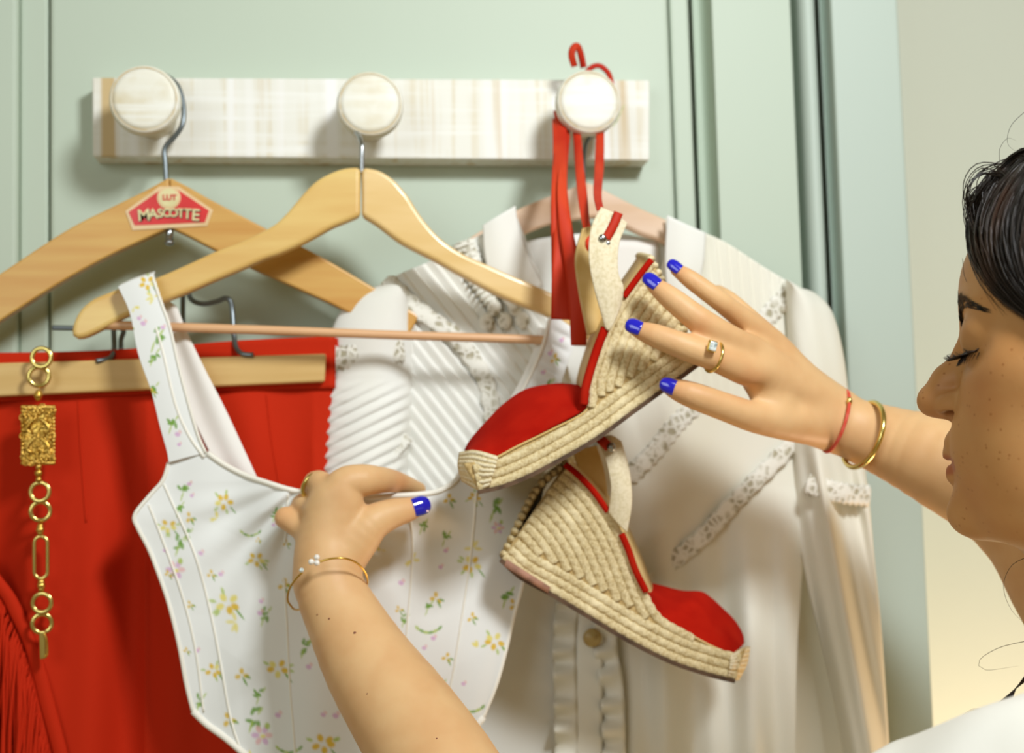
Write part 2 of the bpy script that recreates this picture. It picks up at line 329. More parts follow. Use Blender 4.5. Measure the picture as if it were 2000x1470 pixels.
dc = new('painted_flower', *merge([ball(PN(1220, 233, 1.1185), .0042, sc=(1, .12, 1)), tube(path3([(1219, 205, 1.1178), (1212, 220, 1.1178), (1205, 235, 1.1178), (1197, 247, 1.1178)], 12), .0005, 6), ball(PN(1197, 248, 1.1185), .002, sc=(1, .15, 1))]), M['green_d'], rack)

# ------------------------------------------------------------------ hangers
def outl(top, bot, n=70):
    a = crom(top, n); b = crom(bot, n); return np.vstack([a, b[::-1]])
h1 = thing('clothes_hanger', P(331, 400, 1.09), 'honey coloured flat wooden hanger with red diamond shaped label', 'clothes hanger')
for (top, bot) in (([(330, 346), (285, 371), (230, 398), (130, 449), (0, 534), (-120, 612)], [(331, 444), (285, 465), (205, 503), (110, 556), (0, 626), (-120, 704)]),
                   ([(331, 346), (370, 366), (420, 394), (520, 446), (620, 497), (725, 558), (820, 616)], [(332, 444), (370, 462), (420, 488), (500, 527), (580, 563), (663, 601), (790, 668)])):
    o = new('hanger_arm', *prism(outl(top, bot), 1.088, .012), M['wood_o'], h1, smooth=False); fixn(o); bevel(o, .003, 3, 50)
hk = [(330, 478, 1.094), (329, 430, 1.094), (326, 380, 1.094), (323, 320, 1.094), (321, 296, 1.094), (326, 283, 1.094), (345, 262, 1.094), (357, 240, 1.094), (358, 205, 1.096), (345, 165, 1.098), (312, 143, 1.1), (275, 146, 1.1), (253, 172, 1.1), (250, 195, 1.1)]
new('hook', *tube(path3(hk, 90), .0021, 12), M['dark_steel'], h1)
new('hook_nut', *merge([tube(PN([331, 331], [440, 472], [1.092, 1.092]), .0032, 12), ball(PN(331, 474, 1.092), .0042, sc=(1, 1, .6))]), M['steel'], h1)
yl = 1.0872
lab = [(311, 364), (349, 364), (416, 410), (405, 441), (259, 449), (245, 412)]
lo = new('label_sticker', *prism(lab, yl, .0006), M['lab_cream'], h1, smooth=False); fixn(lo)
inn = [(313, 371), (348, 371), (408, 411), (400, 434), (263, 440), (251, 414)]
o = new('red_field', *prism(inn, yl-.0004, .0006), M['lab_red'], lo, smooth=False); fixn(o)
def disc(name, px, py, r, Y, m, parent, t=.0005):
    c = PN(px, py, Y); V, Fc = lathe([(0, r), (t, r)], c, 36); o = new(name, V, Fc, m, parent, smooth=False); fixn(o); return o
disc('emblem', 330, 386, .0093, yl-.0004, M['lab_cream'], lo)
disc('emblem_ring', 330, 386, .0075, yl-.0009, M['lab_let'], lo, .0003)
def text(name, s, px, py, h, Y, m, parent, rot=0, sx=1, ext=.0002):
    c = bpy.data.curves.new(name, 'FONT'); c.body = s; c.size = h; c.align_x = 'CENTER'; c.align_y = 'CENTER'; c.extrude = ext; c.offset = .0002
    t = bpy.data.objects.new('t', c); COL.objects.link(t); bpy.context.view_layer.update()
    me = bpy.data.meshes.new_from_object(t.evaluated_get(bpy.context.evaluated_depsgraph_get())); COL.objects.unlink(t); bpy.data.objects.remove(t)
    me.materials.clear(); me.materials.append(m); me.name = name
    me.transform(Matrix.Translation(P(px, py, Y)) @ Matrix.Rotation(rot, 4, 'Y') @ Matrix.Rotation(math.pi/2, 4, 'X') @ Matrix.Diagonal((sx, 1, 1, 1)))
    o = bpy.data.objects.new(name, me); COL.objects.link(o); o.parent = parent; o.matrix_parent_inverse = parent.matrix_world.inverted(); return o
word = 'MASCOTTE'; xs = [281, 299, 313, 325, 339, 353, 366, 382]; hs = [.0132, .0115, .0098, .0092, .0092, .0102, .0116, .0132]
for c_, x_, h_ in zip(word, xs, hs):
    yy = 417+((x_-332)/50)**2*4.5-1
    text('letter', c_, x_+1.6, yy+1.6, h_, yl-.0009, M['lab_dark'], lo, .0017*(x_-332), .98)
    text('letter', c_, x_, yy, h_, yl-.0014, M['lab_let'], lo, .0017*(x_-332), .98)
text('emblem_letters', 'LUT', 331, 386, .0062, yl-.0016, M['lab_red'], lo)
# trouser clamp below this hanger
bar = [(-90, 711), (300, 697), (637, 690), (635, 718), (634, 745), (300, 757), (-90, 778)]
o = new('clamp_bar', *prism(lin_s([(-90, 711), (637, 690)], 2).tolist()+[(634, 745), (-90, 778)], 1.076, .011), M['wood_c'], h1, smooth=False); fixn(o); bevel(o, .002)
o = new('clamp_bar', *prism([(-90, 707), (650, 690), (650, 745), (-90, 775)], 1.094, .008), M['wood_c'], h1, smooth=False); fixn(o)
for w_ in ([(222, 600, 1.098), (222, 642, 1.092), (223, 680, 1.088), (218, 696, 1.082), (206, 702, 1.078), (188, 705, 1.0745)],
           [(357, 560, 1.098), (357, 600, 1.1), (357, 640, 1.1)],
           [(366, 555, 1.096), (370, 578, 1.094), (380, 589, 1.092), (400, 593, 1.09), (425, 588, 1.09), (440, 582, 1.09), (450, 588, 1.09), (454, 610, 1.09), (457, 655, 1.086), (462, 680, 1.08), (474, 691, 1.076), (495, 693, 1.0745)],
           [(102, 640, 1.1), (160, 641, 1.1), (236, 641, 1.1), (236, 665, 1.1), (236, 700, 1.098)]):
    new('wire_bracket', *tube(path3(w_, 50), .0021, 10), M['dark_steel'], h1)

h2 = thing('clothes_hanger', P(706, 400, 1.05), 'pale glossy wooden hanger with rounded shoulders and a thin trouser rod, frontmost', 'clothes hanger')
topL = [(704, 326), (685, 326), (660, 331), (631, 344), (612, 357), (596, 373), (578, 394), (561, 414), (538, 436), (508, 453), (465, 473), (420, 490), (368, 514), (305, 541), (250, 556), (210, 571), (180, 584), (157, 604), (144, 627), (140, 645)]
botL = [(704, 421), (675, 433), (648, 444), (612, 464), (578, 481), (545, 496), (518, 505), (470, 526), (420, 547), (370, 569), (322, 588), (280, 605), (245, 618), (215, 634), (190, 647), (168, 657), (150, 660), (141, 654)]
topR = [(707, 326), (725, 328), (745, 334), (768, 349), (784, 366), (798, 383), (811, 404), (826, 426), (845, 449), (866, 469), (890, 486), (915, 500), (950, 515), (990, 533), (1035, 552), (1075, 570), (1120, 594), (1160, 617), (1195, 640), (1215, 662)]
botR = [(707, 421), (735, 438), (780, 472), (815, 491), (850, 509), (885, 529), (920, 548), (955, 567), (990, 584), (1030, 600), (1067, 615), (1100, 634), (1130, 652), (1165, 670), (1195, 678), (1215, 674)]
for (t_, b_, m_) in ((topL, botL, 'wood_y'), (topR, botR, 'wood_y2')):
    ol = outl(t_, b_, 60); o = new('hanger_arm', *prism(ol, 1.046, .013), M[m_], h2, smooth=False); fixn(o); bevel(o, .0035, 3, 50)
new('trouser_rod', *tube(path3([(196, 634, 1.052), (500, 644, 1.05), (800, 655, 1.05), (1040, 663, 1.05), (1195, 670, 1.052)], 24), .0036, 14), M['rod'], h2)
hk = [(707, 340, 1.053), (707, 290, 1.053), (706, 278, 1.055), (700, 263, 1.062), (686, 247, 1.075), (676, 230, 1.085), (675, 200, 1.088), (690, 168, 1.09), (722, 155, 1.09), (755, 163, 1.09), (770, 190, 1.09)]
new('hook', *tube(path3(hk, 70), .0021, 12), M['steel'], h2)
h3 = thing('clothes_hanger', P(1150, 420, 1.1), 'pale pinkish wooden hanger inside the ivory blouse, behind the red ribbons', 'clothes hanger')
for (t_, b_) in (([(1140, 354), (1120, 366), (1080, 380), (1040, 396), (1005, 412), (940, 450), (860, 500)], [(1140, 425), (1120, 428), (1080, 435), (1050, 445), (1018, 460), (960, 495), (880, 540)]),
                 ([(1141, 354), (1160, 360), (1200, 380), (1250, 405), (1305, 430), (1380, 470), (1480, 530)], [(1141, 425), (1165, 424), (1200, 432), (1250, 456), (1295, 472), (1370, 515), (1460, 565)])):
    o = new('hanger_arm', *prism(outl(t_, b_, 40), 1.100, .011), M['wood_p'], h3, smooth=False); fixn(o); bevel(o, .003, 3, 50)
new('hook', *tube(path3([(1141, 370, 1.105), (1141, 300, 1.105), (1150, 270, 1.108), (1180, 240, 1.11), (1185, 200, 1.11), (1165, 165, 1.11), (1130, 165, 1.11), (1118, 190, 1.11)], 50), .0018, 10), M['dark_steel'], h3)

# ------------------------------------------------------------------ red skirt
sk = thing('skirt', P(300, 700, 1.09), 'orange red skirt with fringed front flap clipped in a wooden clamp hanger', 'skirt')
def skY(u, v, x, y):
    amp = np.clip((y-700)/420, .12, 1)
    return 1.088+amp*(.015*np.sin(x/52.+y/900.+1.2)*np.abs(np.sin(x/104.+.4))**.5+.006*np.sin(x/23.+.8+y/700)+.0018*snoise(x/60, y/160, 3))
G = coons([(-110, 694), (150, 690), (330, 680), (480, 668), (660, 660)], [(-110, 1620), (700, 1620)], [(-110, 694), (-110, 1620)], [(660, 660), (690, 1100), (700, 1620)], 150, 150)
cloth('skirt_body', G, skY, M['red'], sk)
G = coons([(-110, 690), (150, 686), (330, 676), (480, 664), (655, 656)], [(-110, 790), (330, 768), (655, 758)], [(-110, 690), (-110, 790)], [(655, 656), (655, 758)], 60, 12)
cloth('waistband', G, lambda u, v, x, y: 1.0855+.0006*np.sin(x/40), M['red'], sk, .0016)
for pts in ([(152, 770, 0), (156, 850, 0), (162, 940, 0), (168, 1020, 0)], [(520, 770, 0), (530, 860, 0), (545, 950, 0)], ):
    q = crom(pts, 20); Yq = skY(0, 0, q[:, 0], q[:, 1])-.0006
    new('seam', *tube(PN(q[:, 0], q[:, 1], Yq), .0007, 6), M['red'], sk)
fe = [(-30, 1085), (0, 1123), (35, 1172), (70, 1253), (90, 1310), (106, 1370), (132, 1470), (150, 1560)]
fi = [(-60, 1110), (-2, 1160), (20, 1200), (46, 1255), (64, 1315), (78, 1375), (104, 1470), (120, 1560)]
G = coons(np.array([fi[0], fe[0]]), np.array([fi[-1], fe[-1]]), fi, fe, 8, 60)
cloth('flap_hem', G, lambda u, v, x, y: 1.076-.002*np.sin(u*np.pi), M['red'], sk, .0015)
G = coons([(-110, 1010), (-30, 1085)], [(-110, 1600), (150, 1560)], [(-110, 1010), (-110, 1600)], fe, 30, 60)
cloth('skirt_flap', G, lambda u, v, x, y: 1.0865+.001*np.sin(x/20), M['red'], sk)
fr = []
fic = crom(fi, 120)
for k in range(120):
    t = (k+.5)/120; i = t*119; x0, y0 = fic[int(i)]; ln = random.uniform(160, 420); sw = random.uniform(-22, 4); x0 -= random.uniform(0, 7)
    pts = [(x0, y0-4, 1.0795), (x0-4-random.uniform(0, 10), y0+14, 1.074), (x0-10+sw*.3, y0+ln*.4, 1.074+random.uniform(-.006, .004)), (x0-12+sw, y0+ln, 1.074+random.uniform(-.007, .004))]
    fr.append(tube(path3(pts, 12), .0013, 6))
o = new('fringe', *merge(fr), M['red'], sk); o['kind'] = 'stuff'

# ------------------------------------------------------------------ gold chain belt
cb = thing('chain_belt', P(80, 690, 1.07), 'gold chain belt of rings with a filigree rectangular plate hanging over the red skirt', 'belt')
YB = 1.062
def ringp(px, py, r, tr, Y=YB, tilt=0.0, sy=1.0):
    c = PN(px, py, Y); s = 1/PXM(px, py, Y)
    C = [c+np.array([r*s*math.cos(a)*math.cos(tilt), r*s*math.cos(a)*math.sin(tilt), r*s*sy*math.sin(a)]) for a in np.linspace(0, 2*math.pi, 41)[:-1]]
    new('ring_link', *tube(C, tr*s, 10, closed=True, up=(0, -1, 0), flat=.7), M['gold2'], cb)
for i, (x, y, r) in enumerate(((81, 698, 18.5), (76, 735, 18.5), (78, 960, 18), (79, 998, 18), (82, 1177, 18), (82, 1217, 18))): ringp(x, y, r, 4.6, YB+(.002 if i % 2 else 0), .15 if i % 2 else -.1)
s = 1/PXM(80, 1090, YB); C = []
for a in np.linspace(0, 2*math.pi, 49)[:-1]:
    C.append(PN(80+13*math.cos(a), 1088-27*np.sign(math.sin(a))*(1 if abs(math.sin(a)) > .05 else 0)-14*math.sin(a), YB))
new('oval_link', *tube(C, 3.8*s, 10, closed=True, up=(0, -1, 0), flat=.8), M['gold2'], cb)
for (x, y0, y1) in ((75, 762, 783), (76, 905, 942), (79, 1022, 1046), (81, 1130, 1156)):
    new('connector', *merge([tube(PN([x, x], [y0, y1], [YB, YB]), .0018, 10), ball(PN(x, y0+6, YB-.001), .0028), ball(PN(x, (y0+y1)/2, YB-.001), .0034), ball(PN(x, y1-6, YB-.001), .0026)]), M['gold'], cb)
o = new('clasp', *prism([(75, 1232), (89, 1232), (90, 1286), (77, 1288)], YB-.002, .004), M['gold2'], cb, smooth=False); fixn(o); bevel(o, .001)
new('clasp_hook', *tube(path3([(86, 1236, YB-.003), (91, 1250, YB-.003), (92, 1275, YB-.003), (88, 1284, YB-.003)], 16), .001, 8), M['gold'], cb)
o = new('filigree_plate', *prism([(45, 796), (104, 796), (104, 902), (45, 902)], YB-.003, .006), M['gold'], cb, smooth=False); fixn(o); bevel(o, .002)
fl = []
for k in range(240):
    x = random.uniform(44, 105); y = random.uniform(794, 904); z = YB-.0035-random.uniform(0, .002)
    if k < 60:
        e = k/60*4; t = e % 1
        x, y = [(44+61*t, 795), (105, 795+109*t), (105-61*t, 904), (44, 904-109*t)][int(e)]; z = YB-.003
        fl.append(ball(PN(x, y, z), .0017, 8, 5))
    elif k % 3: fl.append(ball(PN(x, y, z), random.uniform(.001, .0018), 8, 5))
    else:
        c = PN(x, y, z); r = random.uniform(.0016, .0028)
        fl.append(tube([c+np.array([r*math.cos(a), random.uniform(-.0003, .0003), r*math.sin(a)]) for a in np.linspace(0, 2*math.pi, 13)[:-1]], .0006, 5, closed=True))
for cy_ in (830, 868):
    for sg in (-1, 1): fl.append(tube(path3([(74+sg*4, cy_-14, YB-.006), (74+sg*16, cy_-4, YB-.0065), (74+sg*22, cy_+8, YB-.0065), (74+sg*12, cy_+16, YB-.006)], 12), .0012, 6))
o = new('filigree', *merge(fl), M['gold'], cb); o['kind'] = 'stuff'
#PART2
# ------------------------------------------------------------------ ivory blouse on the third hanger
bl = thing('blouse', P(1150, 560, 1.1), 'ivory long sleeved blouse with pleats, collar and lace inserts on the right hanger', 'blouse')
G = coons([(985, 480), (1080, 462), (1200, 455), (1325, 480)], [(960, 900), (1300, 900)], [(985, 480), (960, 900)], [(1325, 480), (1300, 900)], 40, 40)
cloth('blouse_back', G, lambda u, v, x, y: 1.118+.002*np.sin(x/30), M['blouse'], bl)
G = coons([(1440, 900), (1740, 900)], [(1420, 1620), (1760, 1620)], [(1440, 900), (1420, 1620)], [(1740, 900), (1760, 1620)], 40, 40)
G[..., 0] = np.minimum(G[..., 0], 1690+(G[..., 1]-900)*.05)
cloth('blouse_side', G, lambda u, v, x, y: 1.128+.002*np.sin(x/25), M['satin'], bl)
def pleatY(base, ang, per, amp, drape=.004, seed=1, fade=(0, 1)):
    ca, sa = math.cos(ang), math.sin(ang)
    def f(u, v, x, y):
        ph = (x*ca+y*sa)/per
        tri = (ph % 1.0); tri = np.where(tri < .8, tri/.8, (1-tri)/.2)
        return base-amp*tri*np.clip((fade[1]-v)/max(fade[1]-fade[0], 1e-3), 0, 1)-drape*snoise(x/110, y/260, seed)*np.clip(v*3, .2, 1)
    return f
# left front: diagonal pleats on top, plain silk drape lower down
lt = [(735, 560), (780, 535), (840, 510), (895, 482), (945, 455), (1010, 425)]
G = coons(lt, [(740, 1600), (1160, 1600)], [(735, 560), (775, 640), (790, 760), (785, 950), (765, 1200), (740, 1600)], [(1010, 425), (1040, 500), (1062, 560), (1105, 700), (1140, 900), (1158, 1200), (1160, 1600)], 170, 300)
cloth('blouse_front', G, pleatY(1.096, math.radians(-38), 21, .0032, .003, 5, (.38, .5)), M['blouse'], bl)
G = coons([(1300, 425), (1350, 445), (1415, 472), (1490, 520), (1560, 562)], [(1130, 1600), (1350, 1600), (1552, 1600)], [(1300, 425), (1297, 500), (1250, 640), (1190, 800), (1150, 950), (1130, 1200), (1130, 1600)], [(1560, 562), (1556, 700), (1560, 900), (1566, 1100), (1556, 1300), (1552, 1600)], 150, 260)
def rY(u, v, x, y):
    ph = ((x*.97-y*.1)/19.) % 1.0; tri = np.where(ph < .8, ph/.8, (1-ph)/.2)
    f = np.clip((y-950)/250, 0, 1)
    return 1.096-.0022*tri*(1-np.clip((y-640)/160, 0, 1))-f*(.0085*np.sin(x/30.+y/500)+.004*np.sin(x/13.-y/300))-.004*snoise(x/120, y/300, 9)*np.clip(v*3, .2, 1)-.008*np.clip((x-1510)/50, 0, 1)*f
cloth('blouse_front', G, rY, M['satin'], bl)
# sleeves
sl = [(745, 556), (700, 574), (672, 600), (652, 634), (641, 680), (632, 760), (626, 850), (620, 960), (610, 1200), (600, 1600)]
G = coons([(745, 556), (780, 560), (800, 600)], [(600, 1600), (760, 1600)], sl, [(800, 600), (808, 680), (806, 780), (795, 950), (790, 1200), (760, 1600)], 60, 420)
def sY(u, v, x, y):
    ph = ((y+.55*(x-640)*np.sign(x-600)*-1*-.9)/23.) % 1.0; tri = np.where(ph < .75, ph/.75, (1-ph)/.25)
    m = np.clip((y-740)/40, 0, 1)
    edge = np.sin(np.clip(u, 0, 1)*np.pi)
    return 1.100-.022*edge**.6-.0030*tri*m*np.clip(edge*3, 0, 1)
Gs = G.copy(); u_ = np.linspace(0, 1, 60)[None, :]
Gs[..., 0] += (1-u_)**6*3.0*np.sin(G[..., 1]/23*2*np.pi)*np.clip((G[..., 1]-700)/60, 0, 1)
cloth('sleeve', Gs, sY, M['blouse'], bl)
sr = [(1560, 562), (1590, 572), (1618, 598), (1634, 636), (1648, 700), (1660, 790), (1680, 880), (1695, 960), (1706, 1080), (1722, 1250), (1745, 1600)]
G = coons([(1535, 545), (1560, 560)], [(1670, 1600), (1748, 1600)], [(1535, 545), (1540, 700), (1548, 860), (1556, 1000), (1575, 1130), (1605, 1260), (1635, 1400), (1670, 1600)], sr, 110, 260)
def srY(u, v, x, y):
    f = np.clip((y-800)/200, .15, 1)
    return 1.092-.020*np.sin(np.clip(u, 0, 1)*np.pi)**.6-f*(.0090*np.sin((x-y*.16)/13.5+.6)+.0032*np.sin((x-y*.19)/6.5+2)+.0015*snoise(x/30, y/120, 12))
cloth('sleeve', G, srY, M['satin'], bl)
# collar
G = coons([(943, 440), (975, 420), (1006, 402)], [(1000, 610), (1058, 556)], [(943, 440), (947, 500), (962, 556), (1000, 610)], [(1006, 402), (1012, 440), (1032, 500), (1058, 556)], 20, 30)
cloth('collar', G, lambda u, v, x, y: 1.084-.004*np.sin(u*np.pi), M['blouse'], bl, .0016)
G = coons([(1303, 420), (1340, 438), (1378, 455)], [(1318, 620), (1372, 600)], [(1303, 420), (1299, 500), (1303, 560), (1318, 620)], [(1378, 455), (1374, 510), (1366, 560), (1372, 600)], 20, 30)
cloth('collar', G, lambda u, v, x, y: 1.083-.004*np.sin(u*np.pi), M['blouse'], bl, .0016)
G = coons([(1180, 468), (1285, 472)], [(1190, 640), (1290, 640)], [(1180, 468), (1190, 640)], [(1285, 472), (1290, 640)], 10, 12)
cloth('neck_facing', G, lambda u, v, x, y: 1.110+0*x, M['lining'], bl, .0008)
# lace inserts (proud strips)
def lace(pts, w, wave=None, n=80):
    wl = [w*(1+.13*math.sin(i*1.9)) for i in range(40)]; wl[0] = w*.55; wl[-1] = w*.55
    return ribbon('lace_strip', [(a, b, c+.0055) for a, b, c in pts], wl, M['lace'], bl, n, .0006, wave=wave)
for pts, w_ in (([(752, 545, 1.085), (790, 582, 1.084), (835, 618, 1.082), (880, 650, 1.083), (915, 690, 1.085), (950, 750, 1.086), (965, 830, 1.086)], 34),
                ([(640, 700, 1.083), (680, 698, 1.076), (730, 692, 1.074), (790, 682, 1.076)], 46),
                ([(1556, 566, 1.082), (1520, 596, 1.086), (1480, 640, 1.088), (1440, 690, 1.089)], 38),
                ([(1365, 785, 1.086), (1320, 830, 1.086), (1280, 880, 1.086), (1225, 935, 1.087)], 36),
                ([(1552, 862, 1.084), (1490, 925, 1.083), (1430, 985, 1.083), (1375, 1045, 1.084), (1310, 1100, 1.085), (1262, 1150, 1.086)], 34),
                ([(1575, 945, 1.066), (1640, 962, 1.056), (1700, 968, 1.068)], 40),
                ([(795, 850, 1.084), (765, 885, 1.078), (735, 920, 1.078)], 30)):
    lace(pts, w_)
lace([(905, 470, 1.084), (915, 500, 1.083), (935, 545, 1.083), (965, 590, 1.083)], 44, wave=(.004, .9))
for (x, y) in ((965, 600), (985, 626), (1005, 600), (950, 628), (1020, 625)):
    new('lace_motif', *ball(PN(x, y, 1.088), .0062, 12, 8, sc=(1, .35, 1.2)), M['lace'], bl)
for (x0, x1) in ((1108, 1104), (1188, 1196)):
    ribbon('ruffle', [(x0, 1180, 1.083), (x0-6, 1260, 1.083), (x1, 1360, 1.083), (x1+4, 1600, 1.083)], 46, M['satin'], bl, 90, .001, wave=(.009, .55))
ribbon('placket', [(1152, 1000, 1.086), (1152, 1200, 1.084), (1150, 1400, 1.084), (1148, 1600, 1.084)], 52, M['satin'], bl, 40, .0012)
b_ = new('button', *merge([ball(PN(1157, 1245, 1.078), .0078, 20, 10, sc=(1, .45, 1)), ball(PN(1157, 1245, 1.0745), .004, 14, 8, sc=(1, .4, 1))]), M['button'], bl)

# ------------------------------------------------------------------ floral bustier top
tp = thing('bustier_top', P(600, 960, 1.03), 'white corset top printed with tiny yellow, green and lilac flowers, hanging from the front hanger', 'top')
Yel = np.array([230, 190, 50]); Pal = np.array([236, 222, 124]); Grn = np.array([120, 164, 66]); Gr2 = np.array([178, 200, 90]); Lil = np.array([222, 178, 214]); Pnk = np.array([238, 190, 190])
S_ = []
def blob(x, y, rx, ry, a, c, al): S_.append((x, y, rx, ry, a, c, al))
def sprig(x, y, kind, s=1.0):
    R = random.Random(int(x*7+y*13))
    if kind == 'Y':
        for k in range(5): a = k*1.26+R.random()*.6; blob(x+11*s*math.cos(a), y+9*s*math.sin(a), 5.6*s, 4.2*s, a, Yel if R.random() < .75 else Pal, .95)
        for k in range(4): a = R.random()*6.3; blob(x+20*s*math.cos(a), y+17*s*math.sin(a), 5*s, 2.2*s, a, Gr2, .8)
        blob(x+16*s, y+14*s, 9*s, 1.6*s, .9, Grn, .8)
    if kind == 'y':
        for k in range(3): a = k*2.1+R.random(); blob(x+7*s*math.cos(a), y+7*s*math.sin(a), 4.8*s, 3.6*s, a, Yel, .9)
        blob(x+5*s, y+10*s, 8*s, 2.0*s, 1.1, Grn, .85); blob(x+10*s, y+3*s, 5*s, 2.4*s, .4, Grn, .8)
    if kind == 'p':
        for k in range(4): a = R.random()*6.3; blob(x+9*s*math.cos(a), y+9*s*math.sin(a), 7*s, 2.8*s, a, Pal, .8)
    if kind == 'g':
        for k in range(5): a = R.random()*6.3; d = R.random()*11*s; blob(x+d*math.cos(a), y+1.4*d*math.sin(a), 6.5*s, 3*s, a+.7, Grn, .9)
        blob(x-5*s, y+14*s, 1.7*s, 10*s, .3, Gr2, .8); blob(x+9*s, y-10*s, 7*s, 2*s, 2.2, Gr2, .8)
    if kind == 'a':
        for k in range(6): t = -1+k/2.5; blob(x+22*t*s, y+9*(1-t*t)*s, 6*s, 3*s, -t*.8, Grn if k % 2 else Gr2, .85)
    if kind == 'l':
        blob(x, y, 5.5*s, 4.5*s, .4, Lil, .9); blob(x+5*s, y-5*s, 4*s, 3*s, 1, Pnk, .7)
    if kind == 'L':
        for k in range(6): a = k*1.05; blob(x+10*s*math.cos(a), y+10*s*math.sin(a), 6*s, 4*s, a, Lil if k % 2 else Pnk, .85)
        blob(x+8*s, y-14*s, 4*s, 5*s, 0, Gr2, .9); blob(x+2, y+2, 4*s, 3*s, 0, Pal, .9)
SP = '''Y 438 980 1.1|y 371 1010 .9|p 424 1012 .9|Y 329 1027 1|Y 501 1092 1|y 413 1121 .8|y 554 1141 1.1|Y 445 1178 1.5|p 462 1214 1.3|Y 417 1309 1|y 473 1318 1.2|Y 543 1305 1.3|y 448 1405 1.3|Y 631 1452 1.4|g 352 1060 1.1|g 368 1042 .7|a 490 1038 .8|g 518 1200 1|g 392 1366 .9|g 508 1355 .9|g 497 1400 1.3|g 596 1262 1|L 343 1112 1.2|l 392 1080 .9|l 322 1075 .7|l 431 1121 .9|l 508 1197 1|l 510 1174 .8|l 603 1302 1|l 543 1396 1.1|l 631 1395 .9|l 655 1397 1.1|L 512 1435 1.3|y 876 975 1|Y 926 972 .8|Y 921 1102 1.2|p 804 1092 1|p 744 1072 .6|y 852 1168 1.1|y 921 1205 .9|Y 966 1252 1.2|p 933 1264 .9|y 873 1284 .9|g 825 1024 .8|g 966 991 1.2|p 924 1070 1.1|g 870 1048 .8|g 837 1183 .8|a 837 1226 1|g 990 1162 1.1|y 1003 1180 1|L 972 1030 .8|l 870 1075 .8|l 783 1138 1|l 846 1246 .9|l 828 1265 .8|l 860 1107 .8|a 565 1460 1|g 860 1340 .9|l 905 1335 .8|a 920 1380 1|y 780 1190 .7|g 790 1210 .7|l 700 1150 .8|p 640 1200 1|y 330 1120 .7|y 372 1180 .7|l 385 1270 .8|y 365 1270 .6|g 305 661 1.2|g 301 694 .9|l 280 632 1|l 272 622 .8|Y 288 553 1|p 300 580 1|g 301 758 .8|y 299 765 .7|g 338 824 1|l 347 848 1|l 350 868 .7|y 404 855 .8|y 408 876 1|g 361 955 1|l 370 945 .8|l 375 968 .7|g 350 992 .8|y 255 640 .6|p 262 600 .7|l 318 640 .8|p 490 1480 1|y 700 1420 1|g 745 1330 .9|Y 770 1290 1|l 800 1350 .9|g 830 1420 .9|Y 860 1440 .9|y 560 1000 .6|g 540 1000 .8|l 535 1025 .7|y 505 1055 .5|y 560 1060 .7|g 700 1250 .8|Y 690 1330 1|l 730 1380 .9|y 1082 700 .9|l 1074 690 .8|l 1060 728 .8|g 1072 752 .8|p 1056 655 .7|p 1048 690 .6|l 1096 665 .8|p 1000 790 .7|y 985 845 .7|g 955 870 .7'''
for q in SP.split('|'):
    k, x, y, s_ = q.split(); sprig(float(x), float(y), k, float(s_))
def floral(x, y):
    c = np.ones((len(x), 3))*np.array([1., 1., 1.])
    for (bx, by, rx, ry, a, col_, al) in S_:
        R_ = max(rx, ry)*1.5; idx = np.nonzero((np.abs(x-bx) < R_) & (np.abs(y-by) < R_))[0]
        if len(idx) == 0: continue
        dx, dy = x[idx]-bx, y[idx]-by; e = ((dx*math.cos(a)+dy*math.sin(a))/rx)**2+((-dx*math.sin(a)+dy*math.cos(a))/ry)**2
        m = (np.clip(1.5-e, 0, 1)*al)[:, None]; t = np.array([lin(v) for v in col_])/np.array([lin(240), lin(240), lin(236)])
        c[idx] = c[idx]*(1-m)+t*m
    return c
neck = [(330, 903), (366, 892), (405, 884), (440, 908), (480, 928), (520, 942), (570, 957), (625, 966), (700, 970), (770, 968), (830, 964), (862, 957), (888, 940), (908, 916), (940, 905), (1000, 915), (1062, 935)]
lefb = [(330, 903), (318, 938), (292, 968), (263, 1006), (270, 1032), (290, 1070), (310, 1120), (331, 1182), (350, 1260), (364, 1335), (377, 1388)]
rigb = [(1062, 935), (1050, 1000), (1036, 1070), (1020, 1140), (1004, 1200), (988, 1270), (970, 1335), (944, 1400)]
botb = [(377, 1388), (404, 1414), (440, 1440), (485, 1478), (560, 1540), (660, 1590), (780, 1560), (880, 1480), (944, 1400)]
def toY(u, v, x, y):
    base = 1.028-.014*np.sin(np.clip(u, 0, 1)*np.pi)*np.clip(v*1.5, .3, 1)
    pin = np.exp(-((y-1000)/150)**2)*np.exp(-((x-640)/240)**2)
    ang = np.arctan2(y-925, x-610)
    fold = .0042*np.sin(ang*17)*pin*np.clip((y-940)/60, 0, 1)
    wide = .0045*np.sin(x/58.+.5)*np.clip((y-1000)/200, .15, 1)+.0016*np.sin(x/23.+y/150.)
    near = -.016*np.exp(-((x-760)/150)**2)*np.exp(-((y-970)/70)**2)
    near = -.032*np.exp(-((x-790)/150)**2)*np.exp(-((y-968)/90)**2)-.012*np.exp(-((x-560)/90)**2)*np.exp(-((y-965)/80)**2)
    return base+fold+wide*.8+near
G = coons(neck, botb, lefb, rigb, 330, 250)
cloth('bodice', G, toY, M['floral'], tp, .0012, floral)
def edgeline(name, pts, r, dy=-.0012, n=120, m='piping', Yf=None):
    q = crom(pts, n); Yq = (Yf(q[:, 0], q[:, 1]) if Yf else 1.0)
    o = new(name, *tube(PN(q[:, 0], q[:, 1], Yq+dy), r, 8), M[m], tp); return o
from_grid = None
def surfY(G, px, py):                                # depth of the bodice near a pixel
    u = np.linspace(0, 1, G.shape[1]); i = np.argmin((G[..., 0]-px)**2+(G[..., 1]-py)**2); a, b = divmod(i, G.shape[1])
    return float(toY(u[b], a/(G.shape[0]-1), G[a, b, 0], G[a, b, 1]))
